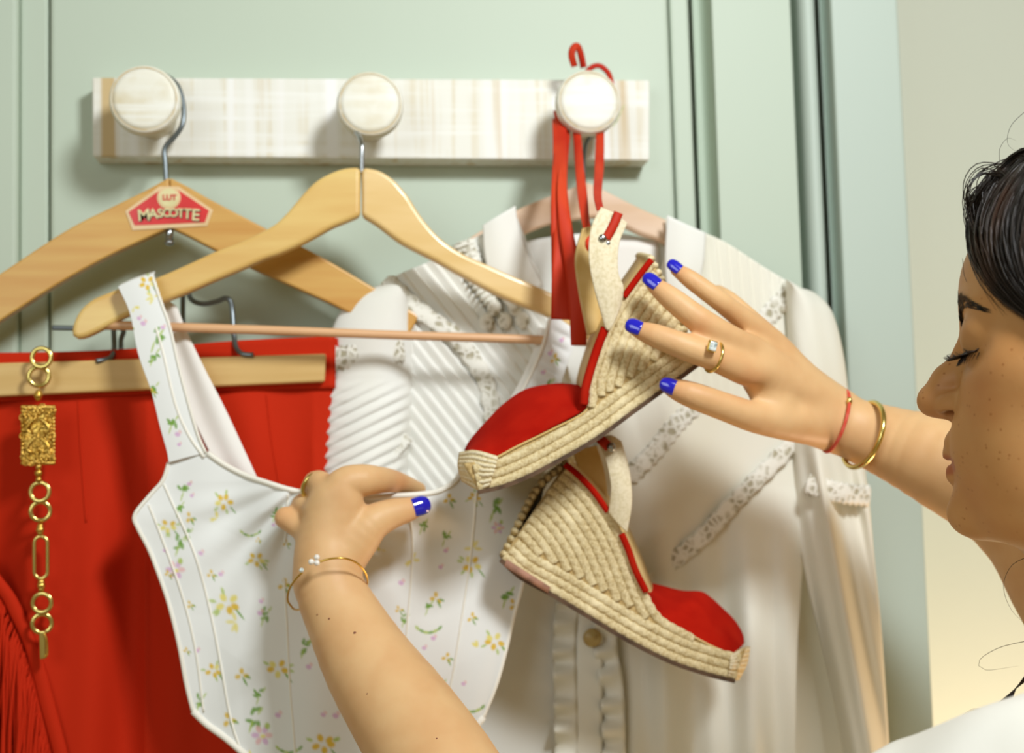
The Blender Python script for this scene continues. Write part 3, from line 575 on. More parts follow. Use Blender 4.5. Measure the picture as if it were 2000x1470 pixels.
def bodyline(name, pts, r, dy=-.001, n=70, m='piping'):
    q = crom(pts, n); Yq = np.array([surfY(G, a, b) for a, b in q]); return new(name, *tube(PN(q[:, 0], q[:, 1], Yq+dy), r, 8), M[m], tp)
nk = [p for p in neck if p[0] >= 400]
bodyline('neckline_piping', nk, .0021, -.0008)
bodyline('edge_piping', lefb, .0016, -.0004); bodyline('edge_piping', rigb, .0014, -.0002); bodyline('hem_piping', botb, .0026, -.0006)
for s_ in ([(320, 945), (340, 990), (372, 1060), (392, 1120), (412, 1200), (430, 1290), (450, 1400), (470, 1465)],
           [(405, 890), (404, 930), (420, 980), (440, 1030)][:0] or [(562, 965), (560, 1010), (556, 1060)],
           [(555, 1130), (560, 1220), (566, 1340), (574, 1440), (580, 1530)],
           [(800, 985), (806, 1080), (797, 1200), (786, 1330), (770, 1470)],
           [(930, 960), (920, 1080), (900, 1220), (880, 1340), (850, 1460)],
           [(290, 985), (312, 1040), (352, 1150), (380, 1260), (398, 1390)]):
    bodyline('bone_seam', s_, .0008, -.0008, 50)
# straps
G2 = coons([(231, 560), (262, 546), (300, 535)], [(330, 903), (366, 893), (405, 884)], [(231, 560), (254, 612), (270, 690), (296, 765), (312, 830), (326, 880), (330, 903)], [(300, 535), (318, 590), (335, 640), (352, 715), (372, 790), (390, 850), (405, 884)], 60, 260)
def st(u, v, x, y): return 1.034-.001*np.sin(u*np.pi)+(.0-.008)*v-.003*np.sin(v*3.1)+.004*(v < 0)
cloth('front_strap', G2, st, M['floral'], tp, .0016, floral)
for pts in ([(302, 545), (318, 592), (335, 640), (352, 715), (372, 790), (390, 850), (405, 884)], [(308, 640), (322, 690), (346, 790), (372, 850), (402, 893)]):
    q = crom(pts, 50); vv = (q[:, 1]-540)/360; new('strap_seam', *tube(PN(q[:, 0]-3, q[:, 1], 1.0335-.008*vv-.003*np.sin(vv*3.1)-.0008), .0012, 6), M['piping'], tp)
Gt = coons([(236, 556), (268, 542), (303, 531)], [(231, 562), (262, 548), (300, 538)], [(236, 556), (231, 562)], [(303, 531), (300, 538)], 20, 6)
cloth('strap_top', Gt, lambda u, v, x, y: 1.062-.028*v, M['floral'], tp, .0016, floral)
G3 = coons([(300, 560), (345, 600)], [(420, 905), (505, 940)], [(300, 560), (330, 680), (370, 800), (420, 905)], [(345, 600), (365, 650), (400, 722), (440, 800), (475, 875), (505, 940)], 30, 80)
cloth('back_strap', G3, lambda u, v, x, y: 1.064-.014*v+.002*np.sin(u*6), M['lining'], tp, .0016)
# right strap: inner cream band and gathered printed band
G4 = coons([(1052, 640), (1085, 640)], [(880, 950), (930, 925)], [(1052, 640), (1040, 690), (1008, 760), (960, 830), (915, 886), (880, 950)], [(1085, 640), (1066, 690), (1030, 762), (985, 840), (930, 925)], 24, 80)
cloth('back_strap', G4, lambda u, v, x, y: 1.058-.012*v-.002*np.sin(u*np.pi), M['lining'], tp, .0016)
G5 = coons([(1078, 612), (1130, 650)], [(925, 925), (1062, 935)], [(1078, 612), (1062, 680), (1030, 750), (985, 830), (925, 925)], [(1130, 650), (1112, 700), (1090, 770), (1075, 850), (1062, 935)], 60, 160)
cloth('front_strap', G5, lambda u, v, x, y: 1.040-.012*v+.0012*np.sin((x*.5-y)/4.5)*np.sin(u*np.pi), M['floral'], tp, .0016, floral)
new('strap_seam', *tube(path3([(1074, 620, 1.038), (1058, 682, 1.036), (1026, 752, 1.034), (981, 832, 1.030), (922, 925, 1.026)], 50), .0014, 8), M['piping'], tp)

# ------------------------------------------------------------------ wedge sandals
def offs(c, d):
    t = np.gradient(c, axis=0); t /= np.linalg.norm(t, axis=1)[:, None]+1e-9
    return c+np.stack([-t[:, 1], t[:, 0]], 1)*d
def interp_c(c, t): i = np.linspace(0, 1, len(c)); return np.stack([np.interp(t, i, c[:, 0]), np.interp(t, i, c[:, 1])], 1)
def dist_c(pts, c): return np.sqrt(((pts[:, None, :]-c[None])**2).sum(2)).min(1)
def sandal(label, top, sole, heel, toe, Yn, W, far, side, vamp_bot, vamp_top, vamp_far, capb, pitch=17):
    """top: px path heel->toe along upper edge of the jute side (near side); sole: heel->toe along the ground edge;
    far: px offset of the far side; W: widths heel, toe; side: +1/-1 picks the inward normal from sole"""
    th = thing('wedge_sandal', P(sole[len(sole)//2][0], sole[len(sole)//2][1], Yn), label, 'sandal', 'red suede wedge sandals')
    n = 90; T = crom(top, n); S = crom(sole, n); H = crom(heel, 14)
    # wedge body: near outline and far outline, rounded
    t = np.linspace(0, 1, n); Wd = W[0]+(W[1]-W[0])*np.clip(t*1.6, 0, 1); Wd = Wd*np.where(t > .9, np.sqrt(np.clip(1-((t-.9)/.1)**2*.55, 0, 1)), 1)
    K = 11; fk = (1-.9*np.clip((t-.72)/.28, 0, 1)**1.3); Wd = Wd*np.where(t > .9, 1-((t-.9)/.1)**2*.45, 1)
    ring = []
    for k in range(K):                              # cross strips top->bottom on near side
        s = k/(K-1); ring.append((T*(1-s)+S*s, s))
    def sidegrid(Ysign):
        V = []
        for c, s in ring:
            bulge = math.sin(math.pi*min(max(s, 0), 1))**.5*.0025
            if Ysign < 0: V.append(PN(c[:, 0], c[:, 1], Yn+.003-bulge))
            else: V.append(PN(c[:, 0]+far[0]*fk, c[:, 1]+far[1]*fk, Yn+Wd+bulge-.003))
        return np.stack(V, 0)
    A, B = sidegrid(-1), sidegrid(1); vs_ = np.vstack([A.reshape(-1, 3), B.reshape(-1, 3)]); off = K*n; Fc = []
    gf = gridf(n, K); Fc += gf.tolist()+[[q[0]+off, q[3]+off, q[2]+off, q[1]+off] for q in gf.tolist()]
    for i in range(n-1): Fc.append([i, i+1, off+i+1, off+i]); a = (K-1)*n; Fc.append([a+i, off+a+i, off+a+i+1, a+i+1])
    for k in range(K-1): Fc.append([k*n, off+k*n, off+(k+1)*n, (k+1)*n]); e = n-1; Fc.append([k*n+e, (k+1)*n+e, off+(k+1)*n+e, off+k*n+e])
    o = new('wedge', vs_, Fc, M['jute_d'], th); fixn(o)
    # insole
    Tf = T+np.array(far)[None]*fk[:, None]; ins = np.stack([PN(T[:, 0], T[:, 1], Yn+.001), PN((T[:, 0]+Tf[:, 0])/2+far[0]*.08, (T[:, 1]+Tf[:, 1])/2+far[1]*.08, Yn+Wd/2), PN(Tf[:, 0], Tf[:, 1], Yn+Wd)], 1)
    iv = ins[:int(n*.9)].reshape(-1, 3); o = new('insole', iv, gridf(3, int(n*.9)), M['insole'], th); solid(o, .0015)
    # sole
    nrmS = offs(S, -side*7); so = np.stack([PN(S[:, 0], S[:, 1], Yn-.001), PN(nrmS[:, 0], nrmS[:, 1], Yn-.0005), PN(nrmS[:, 0]+far[0]*fk*.2, nrmS[:, 1]+far[1]*fk*.2, Yn+Wd*.9), PN(S[:, 0]+far[0]*fk*.2, S[:, 1]+far[1]*fk*.2, Yn+Wd*.9)], 1)
    o = new('outsole', so.reshape(-1, 3), gridf(4, n), M['sole'], th, smooth=False); solid(o, .001)
    # jute ropes
    R = pitch*.54/PXM(S[n//2, 0], S[n//2, 1], Yn)
    def rope(c, Yo=0, rr=R):
        if len(c) < 6: return
        L_ = np.linalg.norm(np.diff(c, axis=0), axis=1).sum(); m = max(10, int(L_/3.2)); c = lin_s(c, m)
        C = PN(c[:, 0], c[:, 1], Yn+.0012+Yo)
        new('jute_rope', *tube(C, rr, 10, flat=.8, twist=(.24, 430), up=(0, -1, 0)), M['jute'], th)
    nb = 3
    for k in range(nb):
        c = offs(S, side*(pitch*(k+.42))); rr = R
        rope(c, 0, rr)
    S3 = offs(S, side*pitch*(nb-.1))
    Tn = T[int(n*.0):]
    k = 0
    while k < 16:
        c = offs(T, -side*(pitch*(k+.30)))
        h = np.array(sole[0], float); hv = S[0]-T[0]
        # keep the part above the third bottom row
        d = dist_c(c, S); sgn = ((c-S[np.argmin(((c[:, None]-S[None])**2).sum(2), axis=1)]))
        nS = offs(S, side*1.0)-S; ii = np.argmin(((c[:, None]-S[None])**2).sum(2), axis=1); up_ = (sgn*nS[ii]).sum(1) > 0
        keep = up_ & (d > pitch*(nb+.05))
        # heel limit
        hl = ((c-np.array(heel[0]))*np.array([heel[-1][1]-heel[0][1], -(heel[-1][0]-heel[0][0])])).sum(1)
        ts = ((T[n//2]-np.array(heel[0]))*np.array([heel[-1][1]-heel[0][1], -(heel[-1][0]-heel[0][0])])).sum()
        keep &= (hl*ts > 0)
        idx = np.nonzero(keep)[0]
        if len(idx) < 5: break
        idx = idx[:np.nonzero(np.diff(idx) > 1)[0][0]+1] if np.any(np.diff(idx) > 1) else idx
        if len(idx) >= 5:
            c2 = c[idx]
            # extend to the heel line
            rope(c2)
        k += 1
    # heel wrap ropes
    for k in range(15):
        s = (k+.5)/15; p0 = T[0]*(1-s)+S[0]*s; hh = crom(heel, 30)[int(s*29)]
        C = [PN(hh[0]+(p0[0]-hh[0])*0, hh[1], Yn+.003)]
        for a in np.linspace(0, math.pi, 9):
            ex = np.array([hh[0]-(T[n//3]-T[0])[0]*.004*math.sin(a)+far[0]*(1-math.cos(a))/2, hh[1]-(T[n//3]-T[0])[1]*.004*math.sin(a)+far[1]*(1-math.cos(a))/2])
            C.append(PN(ex[0], ex[1], Yn+W[0]/2*(1-math.cos(a))+.002))
        new('heel_rope', *tube(crom(np.array(C), 40), R*.85, 8, twist=(.24, 430)), M['jute'], th)
    # vamp
    nb_, K = 50, 25; b0, t0, f0 = crom(vamp_bot, nb_), crom(vamp_top, nb_), crom(vamp_far, nb_); V = []
    wv = np.interp(np.linspace(0, 1, nb_), [0, .15, 1], [W[1]*.62, W[1]*.85, W[1]])
    for k in range(K):
        a = math.pi*k/(K-1); ca, sa = math.cos(a), math.sin(a)
        mid = (b0+f0)/2; q = mid+(b0-mid)*ca+(t0-mid)*sa if ca > 0 else mid+(f0-mid)*(-ca)+(t0-mid)*sa
        V.append(PN(q[:, 0], q[:, 1], Yn+W[1]/2-ca*wv/2+.000))
    V = np.stack(V, 1).reshape(-1, 3); o = new('vamp', V, gridf(K, nb_), M['suede'], th); solid(o, .0016); 
    rim = V.reshape(nb_, K, 3)[-1]; new('vamp_piping', *tube(rim, .0012, 8), M['suede'], th)
    # toe cap
    G_ = coons(*capb, 26, 16); u = np.linspace(0, 1, 26)[None]*np.ones((16, 1)); v = np.linspace(0, 1, 16)[:, None]*np.ones((1, 26))
    Vc = PN(G_[..., 0], G_[..., 1], Yn+.000+W[1]*.36*(1-u)**2-.003*np.sin(v*np.pi)).reshape(-1, 3)
    o = new('toe_cap', Vc, gridf(26, 16), M['jute'], th); solid(o, .003)
    for k in range(7):
        row = Vc.reshape(16, 26, 3)[min(15, int(1+k*2.2))]+np.array([0, -.0015, 0]); new('cap_braid', *tube(crom(row, 60), .0013, 7, twist=(.4, 900)), M['canvas'], th)
    return th
YA = .935
topA = [(1272, 506), (1250, 538), (1216, 585), (1188, 634), (1168, 690), (1152, 745), (1146, 800), (1080, 838), (1010, 872), (968, 894), (935, 900), (905, 905)]
solA = [(1362, 708), (1308, 748), (1240, 797), (1165, 852), (1100, 890), (1040, 922), (985, 945), (934, 957)]
A = sandal('red suede espadrille wedge held in the right hand, tilted with toe to the left', topA, solA, [(1272, 506), (1318, 600), (1362, 708)], None, YA, (.052, .070), (-24, -6), 1,
           [(912, 886), (940, 890), (970, 890), (1010, 870), (1080, 834), (1135, 804), (1147, 788), (1148, 770)],
           [(914, 880), (934, 862), (962, 838), (998, 806), (1036, 780), (1072, 767), (1110, 760), (1146, 758)],
           [(908, 880), (918, 862), (942, 838), (978, 803), (1018, 776), (1055, 764), (1092, 758), (1128, 755)],
           ([(900, 884), (930, 880), (972, 892)], [(905, 938), (935, 955), (955, 948)], [(900, 884), (897, 910), (905, 938)], [(972, 892), (965, 920), (955, 948)]))
# red piping, ankle strap, far strap
def trimtube(pts, r, parent, m='suede', name='red_trim'): return new(name, *tube(path3(pts, 40), r, 8), M[m], parent)
trimtube([(1272, 508, YA-.001), (1250, 536, YA-.002), (1218, 580, YA-.002)], .0024, A)
trimtube([(1182, 640, YA-.003), (1168, 676, YA-.003), (1153, 722, YA-.003), (1142, 765, YA-.003), (1140, 790, YA-.002)], .0032, A)
G = coons([(1174, 405), (1200, 418), (1224, 436)], [(1183, 640), (1192, 642), (1212, 594)], [(1174, 405), (1155, 444), (1150, 500), (1160, 560), (1183, 640)], [(1224, 436), (1208, 478), (1206, 530), (1216, 560), (1212, 594)], 24, 60)
cloth('ankle_strap', G, lambda u, v, x, y: YA-.006-.006*np.sin(v*np.pi)-.002*np.sin(u*np.pi), M['canvas'], A, .0022)
G = coons([(1138, 446), (1160, 440)], [(1148, 655), (1180, 640)], [(1138, 446), (1124, 500), (1130, 565), (1148, 655)], [(1160, 440), (1165, 500), (1172, 570), (1180, 640)], 20, 50)
cloth('far_strap', G, lambda u, v, x, y: YA+.030+.008*u-.004*np.sin(v*np.pi), M['insole'], A, .002)
new('rivet', *ball(PN(1177, 465, YA-.014), .0030, 12, 8, sc=(1, .6, 1)), M['steel'], A)
new('rivet', *ball(PN(1187, 475, YA-.013), .0020, 12, 8, sc=(1, .6, 1)), M['steel'], A)
ribbon('ribbon_tie', [(1208, 415, YA-.013), (1199, 438, YA-.014), (1184, 466, YA-.014)], 17, M['ribbon'], A, 20)
ribbon('ribbon_tie', [(1172, 225, 1.078), (1172, 262, 1.068), (1170, 330, 1.03), (1167, 380, .975), (1172, 410, .945)], [15, 16, 18, 17, 14], M['ribbon'], A, 50)
ribbon('ribbon_tie', [(1118, 225, 1.078), (1127, 265, 1.068), (1133, 340, 1.03), (1142, 420, .985), (1150, 470, .965), (1148, 490, .966)], [14, 15, 17, 19, 15, 12], M['ribbon'], A, 50, tw=[0, .004, -.004, 0])
# other sandal
YB2 = .985
topB = [(1103, 907), (1130, 930), (1160, 962), (1188, 1000), (1214, 1045), (1238, 1100), (1262, 1160), (1290, 1205), (1340, 1235), (1390, 1262), (1430, 1276), (1456, 1266)]
solB = [(980, 1090), (1020, 1125), (1080, 1158), (1150, 1200), (1230, 1248), (1310, 1288), (1380, 1312), (1436, 1326)]
B = sandal('red suede espadrille wedge dangling below the held one, toe to the right', topB, solB, [(1103, 907), (1045, 960), (980, 1090)], None, YB2, (.050, .068), (14, -12), -1,
           [(1440, 1270), (1428, 1276), (1400, 1270), (1360, 1254), (1310, 1228), (1285, 1205), (1270, 1175), (1262, 1150)],
           [(1447, 1262), (1442, 1248), (1425, 1228), (1400, 1204), (1375, 1180), (1355, 1170), (1310, 1172), (1264, 1152)],
           [(1452, 1255), (1448, 1240), (1430, 1215), (1405, 1195), (1370, 1172), (1345, 1162), (1305, 1148), (1268, 1138)],
           ([(1462, 1262), (1445, 1268), (1426, 1280)], [(1440, 1326), (1432, 1326), (1420, 1318)], [(1462, 1262), (1456, 1295), (1440, 1326)], [(1426, 1280), (1424, 1300), (1420, 1318)]))
trimtube([(1103, 906, YB2-.002), (1130, 928, YB2-.003), (1160, 960, YB2-.003), (1187, 998, YB2-.003)], .0024, B)
trimtube([(1214, 1042, YB2-.003), (1228, 1075, YB2-.003), (1242, 1115, YB2-.003), (1262, 1155, YB2-.003)], .0026, B)
G = coons([(1168, 862), (1190, 850), (1212, 862)], [(1190, 1000), (1205, 1020), (1224, 1040)], [(1168, 862), (1184, 900), (1194, 950), (1190, 1000)], [(1212, 862), (1228, 920), (1233, 980), (1224, 1040)], 24, 50)
cloth('ankle_strap', G, lambda u, v, x, y: YB2-.005-.006*np.sin(v*np.pi)-.002*np.sin(u*np.pi), M['canvas'], B, .0022)
G = coons([(1118, 880), (1165, 870)], [(1150, 960), (1190, 990)], [(1118, 880), (1132, 920), (1150, 960)], [(1165, 870), (1180, 920), (1190, 990)], 20, 30)
cloth('far_strap', G, lambda u, v, x, y: YB2+.035-.004*np.sin(v*np.pi), M['insole'], B, .002)
new('rivet', *ball(PN(1194, 873, YB2-.015), .0034, 12, 8, sc=(1, .6, 1)), M['steel'], B)
o = new('sole_patch', *prism([(990, 1092), (1075, 1146), (1070, 1158), (985, 1106)], YB2-.0035, .004), M['sole_p'], B); fixn(o)
ribbon('ribbon_tie', [(1165, 850, YB2-.008), (1178, 862, YB2-.013), (1190, 874, YB2-.014)], 18, M['ribbon'], B, 20)
ribbon('ribbon_tie', [(1090, 215, 1.078), (1096, 255, 1.068), (1092, 340, 1.03), (1094, 420, 1.006), (1098, 500, 1.0), (1098, 560, .998), (1096, 624, .998)], [18, 24, 28, 28, 36, 42, 40], M['ribbon'], B, 70, tw=[0, .006, .008, -.006, .004])
ribbon('ribbon_tie', [(1104, 225, 1.08), (1106, 265, 1.07), (1098, 360, 1.02), (1104, 440, 1.0), (1118, 520, .992), (1128, 600, .990), (1130, 674, .99)], [12, 14, 20, 26, 32, 34, 30], M['ribbon'], B, 70, tw=[0, -.005, .006, -.003])
ribbon('ribbon_tie', [(1084, 232, 1.08), (1086, 300, 1.05), (1082, 400, 1.01), (1084, 500, 1.004), (1086, 600, 1.002)], [10, 12, 12, 14, 14], M['ribbon'], B, 50)
ribbon('ribbon_loop', [(1122, 130, 1.085), (1117, 112, 1.08), (1118, 98, 1.078), (1126, 90, 1.078), (1133, 102, 1.082), (1140, 132, 1.088)], [12, 13, 13, 12, 12, 12], M['ribbon'], B, 40, tw=[.003, -.003, .004])
ribbon('ribbon_loop', [(1140, 150, 1.092), (1152, 134, 1.092), (1168, 128, 1.092), (1182, 136, 1.092), (1192, 152, 1.094), (1196, 190, 1.094), (1180, 225, 1.09)], [9, 9, 9, 9, 9], M['ribbon'], B, 30)
# ------------------------------------------------------------------ person (implicit surface, polygonised as one mesh)
def smin(a, b, k):
    h = np.clip(.5+.5*(b-a)/k, 0, 1); return b*(1-h)+a*h-k*h*(1-h)
def smax(a, b, k): return -smin(-a, -b, k)
class Cone:
    def __init__(s, a, b, ra, rb, k=.006, sc=None):
        s.a, s.b, s.ra, s.rb, s.k = np.array(a, float), np.array(b, float), ra, rb, k
        s.c = (s.a+s.b)/2; s.R = np.linalg.norm(s.a-s.b)/2+max(ra, rb)
    def d(s, p):
        ba = s.b-s.a; L = ba.dot(ba)+1e-12; h = np.clip((p-s.a) @ ba/L, 0, 1)
        return np.linalg.norm(p-s.a-h[:, None]*ba, axis=1)-(s.ra+(s.rb-s.ra)*h)
class Ell:
    def __init__(s, c, R, ax, k=.01, cut=False):      # R rows = local axes
        s.c = np.array(c, float); s.M = np.array(R, float); s.ax = np.array(ax, float); s.R = max(ax); s.k = k
    def d(s, p):
        q = (p-s.c) @ s.M.T; k0 = np.linalg.norm(q/s.ax, axis=1); k1 = np.linalg.norm(q/s.ax**2, axis=1)
        return k0*(k0-1)/(k1+1e-9)
class Field:
    def __init__(s): s.pos, s.neg, s.post = [], [], None
    def ev(s, p, P_, N_):
        f = np.full(len(p), 1.0)
        for o in P_: f = smin(f, o.d(p), o.k)
        for o in N_: f = smax(f, -o.d(p), o.k)
        return f
    def __call__(s, p):
        f = np.full(len(p), 1.0)
        for o in s.pos: f = smin(f, o.d(p), o.k)
        for o in s.neg: f = smax(f, -o.d(p), o.k)
        return f if s.post is None else s.post(p, f)
    def near(s, c, D):
        return [o for o in s.pos if np.linalg.norm(o.c-c)-o.R < D+.012+o.k], [o for o in s.neg if np.linalg.norm(o.c-c)-o.R < D+.008+o.k]
def polygonise(fl, lo, hi, h, nb=8):
    lo = np.array(lo); n = np.ceil((np.array(hi)-lo)/(h*nb)).astype(int); B = h*nb
    I = np.stack(np.meshgrid(*[np.arange(k) for k in n], indexing='ij'), -1).reshape(-1, 3)
    C = lo+(I+.5)*B; dc = B*.87
    f = fl(C); act = I[np.abs(f) < dc*1.3+.006]
    loc = np.stack(np.meshgrid(*[np.arange(nb+1)]*3, indexing='ij'), -1).reshape(-1, 3)
    S = np.array([2**42, 2**21, 1], dtype=np.int64)
    ids, pos = [], []; quads = []
    co = [(0, 0, 0), (1, 0, 0), (0, 1, 0), (1, 1, 0), (0, 0, 1), (1, 0, 1), (0, 1, 1), (1, 1, 1)]
    ed = [(a, b) for a in range(8) for b in range(a+1, 8) if sum(abs(np.array(co[a])-np.array(co[b]))) == 1]
    eq = [[], [], []]
    for bi in act:
        c = lo+(bi+.5)*B; P_, N_ = fl.near(c, dc)
        if not P_: continue
        p = lo+(bi*nb+loc)*h; v = fl.ev(p, P_, N_)
        if fl.post is not None: v = fl.post(p, v)
        v = v.reshape(nb+1, nb+1, nb+1)
        if v.min() > 0 or v.max() < 0: continue
        cs = [v[a:a+nb, b:b+nb, d:d+nb] for a, b, d in co]; sg = np.stack([x < 0 for x in cs], 0)
        m = sg.any(0) & ~sg.all(0); ii = np.argwhere(m)
        if len(ii) == 0: continue
        vals = np.stack([x[m] for x in cs], 1); acc = np.zeros((len(ii), 3)); cnt = np.zeros(len(ii))
        for a, b in ed:
            va, vb = vals[:, a], vals[:, b]; x = (va < 0) != (vb < 0); t = np.where(x, va/np.where(x, va-vb, 1), 0)
            acc += np.where(x[:, None], np.array(co[a])+(np.array(co[b])-np.array(co[a]))*t[:, None], 0); cnt += x
        gi = bi*nb+ii; ids.append((gi*S).sum(1)); pos.append(lo+(gi+acc/cnt[:, None])*h)
        for ax, cb_ in ((0, 1), (1, 2), (2, 4)):
            x = (vals[:, 0] < 0) != (vals[:, cb_] < 0); g = gi[x]; eq[ax].append(np.column_stack([g, vals[x, 0] < 0]))
    ids = np.concatenate(ids); pos = np.concatenate(pos); od = np.argsort(ids); ids, pos = ids[od], pos[od]; Q = []
    for ax in range(3):
        e = np.concatenate(eq[ax]); g = e[:, :3].astype(np.int64); s = e[:, 3] > 0; b_, c_ = [(1, 2), (2, 0), (0, 1)][ax]
        ub = np.zeros(3, int); ub[b_] = 1; uc = np.zeros(3, int); uc[c_] = 1; q = []
        ok = np.ones(len(g), bool)
        for dlt in (0*ub, -ub, -ub-uc, -uc):
            k = ((g+dlt)*S).sum(1); j = np.clip(np.searchsorted(ids, k), 0, len(ids)-1); ok &= ids[j] == k; q.append(j)
        q = np.stack(q, 1); q[~s] = q[~s][:, ::-1]; Q.append(q[ok])
    return pos, np.vstack(Q)
def W(px, py, Y): return PN(px, py, Y)
class Chain:
    def __init__(s, pts, k, sub=3):
        q = np.array([list(W(*p[:3]))+[p[3]/PXM(*p[:3])] for p in pts])
        if len(q) > 2:
            n = len(q); t = np.linspace(0, n-1, (n-1)*sub+1); e = np.vstack([2*q[0]-q[1], q, 2*q[-1]-q[-2]]); i = np.minimum(t.astype(int), n-2); f = (t-i)[:, None]
            A, B, C_, D = e[i], e[i+1], e[i+2], e[i+3]; q = .5*(2*B+(C_-A)*f+(2*A-5*B+4*C_-D)*f*f+(3*B-A-3*C_+D)*f**3)
        s.q, s.k = q, k; lo_, hi_ = q[:, :3].min(0), q[:, :3].max(0); s.c = (lo_+hi_)/2; s.R = np.linalg.norm(hi_-lo_)/2+q[:, 3].max()
    def d(s, p):
        r = None
        for u, v in zip(s.q[:-1], s.q[1:]):
            ba = v[:3]-u[:3]; w_ = p-u[:3]; h = np.clip(w_ @ ba/(ba.dot(ba)+1e-12), 0, 1); w_ = w_-h[:, None]*ba
            x = np.sqrt(np.einsum('ij,ij->i', w_, w_))-(u[3]+(v[3]-u[3])*h); r = x if r is None else np.minimum(r, x)
        return r
def chain(fl, pts, k=.006): fl.pos.append(Chain(pts, k))
body = Field()
# head frame
nas = W(1873, 668, .70); yaw = math.radians(27)
fw = RW @ np.array([-math.cos(yaw), 0, -math.sin(yaw)]); fw[2] = -.02; fw = nrm(fw); up = nrm(np.array([0, 0, 1.0])-fw*fw[2]); lf = np.cross(up, fw)
up = nrm(up); HM = np.array([fw, lf, up])            # local = forward, left(toward camera), up
HC = nas-fw*.092-up*.004
def H(f, l, u): return HC+HM.T @ (np.array([f, l, u])/100.0)
hs_ = .0100
def he(f, l, u, a, b, c, k=.01): body.pos.append(Ell(H(f, l, u), HM, (a/100, b/100, c/100), k))
he(-.9, 0, 3.0, 9.2, 7.4, 8.3, .02)                  # skull
he(3.4, 0, -.6, 5.7, 6.1, 7.0, .02)                  # face mask
he(3.8, 0, -5.6, 5.0, 5.3, 5.2, .025)                 # jaw / mouth region
he(4.9, 0, 3.3, 3.45, 4.6, 2.9, .015)                # forehead front
for sgn in (1, -1):
    he(5.95, 2.5*sgn, 1.9, 2.3, 2.4, 1.15, .010)     # brow ridge
    he(5.7, 3.1*sgn, -3.2, 2.2, 2.2, 2.5, .025)      # cheek
    he(4.0, 4.4*sgn, -1.6, 2.5, 1.9, 1.8, .025)      # cheek bone
    body.pos.append(Cone(H(0, 5.6*sgn, -7.0), H(7.2, 1.7*sgn, -9.1), .011, .010, .022))   # jaw line
for sgn in (1, -1): he(5.9, 2.7*sgn, -6.6, 2.3, 2.1, 2.8, .03)
he(8.8, 0, -9.0, 1.7, 1.9, 1.45, .014)             # chin
he(8.0, 0, -5.6, 1.75, 3.0, 2.4, .018)                # muzzle
# nose
body.pos.append(Cone(H(7.95, 0, .9), H(10.0, 0, -1.6), .0060, .0066, .010))
body.pos.append(Cone(H(10.0, 0, -1.6), H(10.72, 0, -2.6), .0070, .0084, .006))
he(10.65, 0, -2.85, .95, .90, .80, .005)
body.pos.append(Cone(H(10.2, 0, -3.25), H(9.1, 0, -3.8), .0050, .0042, .004))
for sgn in (1, -1): he(9.45, 1.02*sgn, -3.1, 1.10, .62, .74, .004)
# lips
he(9.75, 0, -5.25, .62, 1.2, .75, .005)
body.pos.append(Cone(H(9.95, .0, -5.80), H(8.35, 2.1, -6.05), .0048, .0016, .003)); body.pos.append(Cone(H(9.95, .0, -5.80), H(8.35, -2.1, -6.05), .0048, .0016, .003))
body.pos.append(Cone(H(9.75, .0, -6.85), H(8.25, 1.9, -6.2), .0060, .0018, .003)); body.pos.append(Cone(H(9.75, .0, -6.85), H(8.25, -1.9, -6.2), .0060, .0018, .003))
# sockets, eyeball with lid, nostrils
for sgn in (1, -1):
    body.neg.append(Ell(H(9.0, 3.3*sgn, .10), HM, (.0165, .0215, .0085), .016))
    body.neg.append(Ell(H(9.65, 1.15*sgn, -3.66), HM, (.0068, .0050, .0030), .0015))
    body.neg.append(Cone(H(10.3, .0, -6.20), H(8.75, 1.9*sgn, -6.15), .0016, .0008, .0012))
class Late:
    pass
eyes = [Ell(H(7.30, 2.95*sgn, .02), HM, (.0128, .0135, .0120), .003) for sgn in (1, -1)]
lids = [Ell(H(7.05, 3.10*sgn, .42), HM, (.0140, .0175, .0120), .004) for sgn in (1, -1)]
ec = np.mean([e.c for e in eyes], 0)
def post(p, f):
    if np.linalg.norm(p[len(p)//2]-ec) > .08 and len(p) > 5 and len(p) < 1000: return f
    for e in eyes+lids: f = smin(f, e.d(p), .008)
    return f
body.post = post
# ear
for sgn in (1, -1):
    er = [Cone(H(-.8+1.4*math.cos(a)*.9, (7.3+.5)*sgn, -.6+2.6*math.sin(a)), H(-.8+1.4*math.cos(a+.5)*.9, 7.8*sgn, -.6+2.6*math.sin(a+.5)), .0035, .0035, .003) for a in np.arange(-1.2, 4.2, .5)]
    body.pos += er; body.pos.append(Ell(H(-.6, 7.3*sgn, -.8), HM, (.012, .006, .022), .004))
NHEAD = len(body.pos)
# neck and torso
NB = H(-1.5, 0, -7.0); SL = W(2115, 1665, .56); SR = np.array([.56, .86, -.27]); TC = (SL+SR)/2+np.array([.03, .0, -.01])
NL = TC+np.array([.0, 0, .06])
body.pos.append(Cone(NB, NL, .052, .060, .03)); body.pos.append(Cone(H(2.5, 0, -9.0), NL+(fw*.035), .030, .045, .03))
body.pos.append(Cone(NL+np.array([0, 0, -.02]), SL, .048, .048, .05)); body.pos.append(Cone(NL+np.array([0, 0, -.02]), SR, .048, .048, .05))
body.pos.append(Cone(TC+np.array([0, 0, -.06]), TC+np.array([.02, 0, -.34]), .105, .10, .08))
# left arm
EL = W(985, 1765, .80)
body.pos.append(Cone(SL, EL, .046, .042, .03))
chain(body, [(985, 1765, .80, 128), (890, 1560, .86, 119), (799, 1413, .905, 106), (724, 1303, .935, 90), (674, 1212, .955, 75), (646, 1152, .963, 67), (640, 1100, .966, 58)], .012)
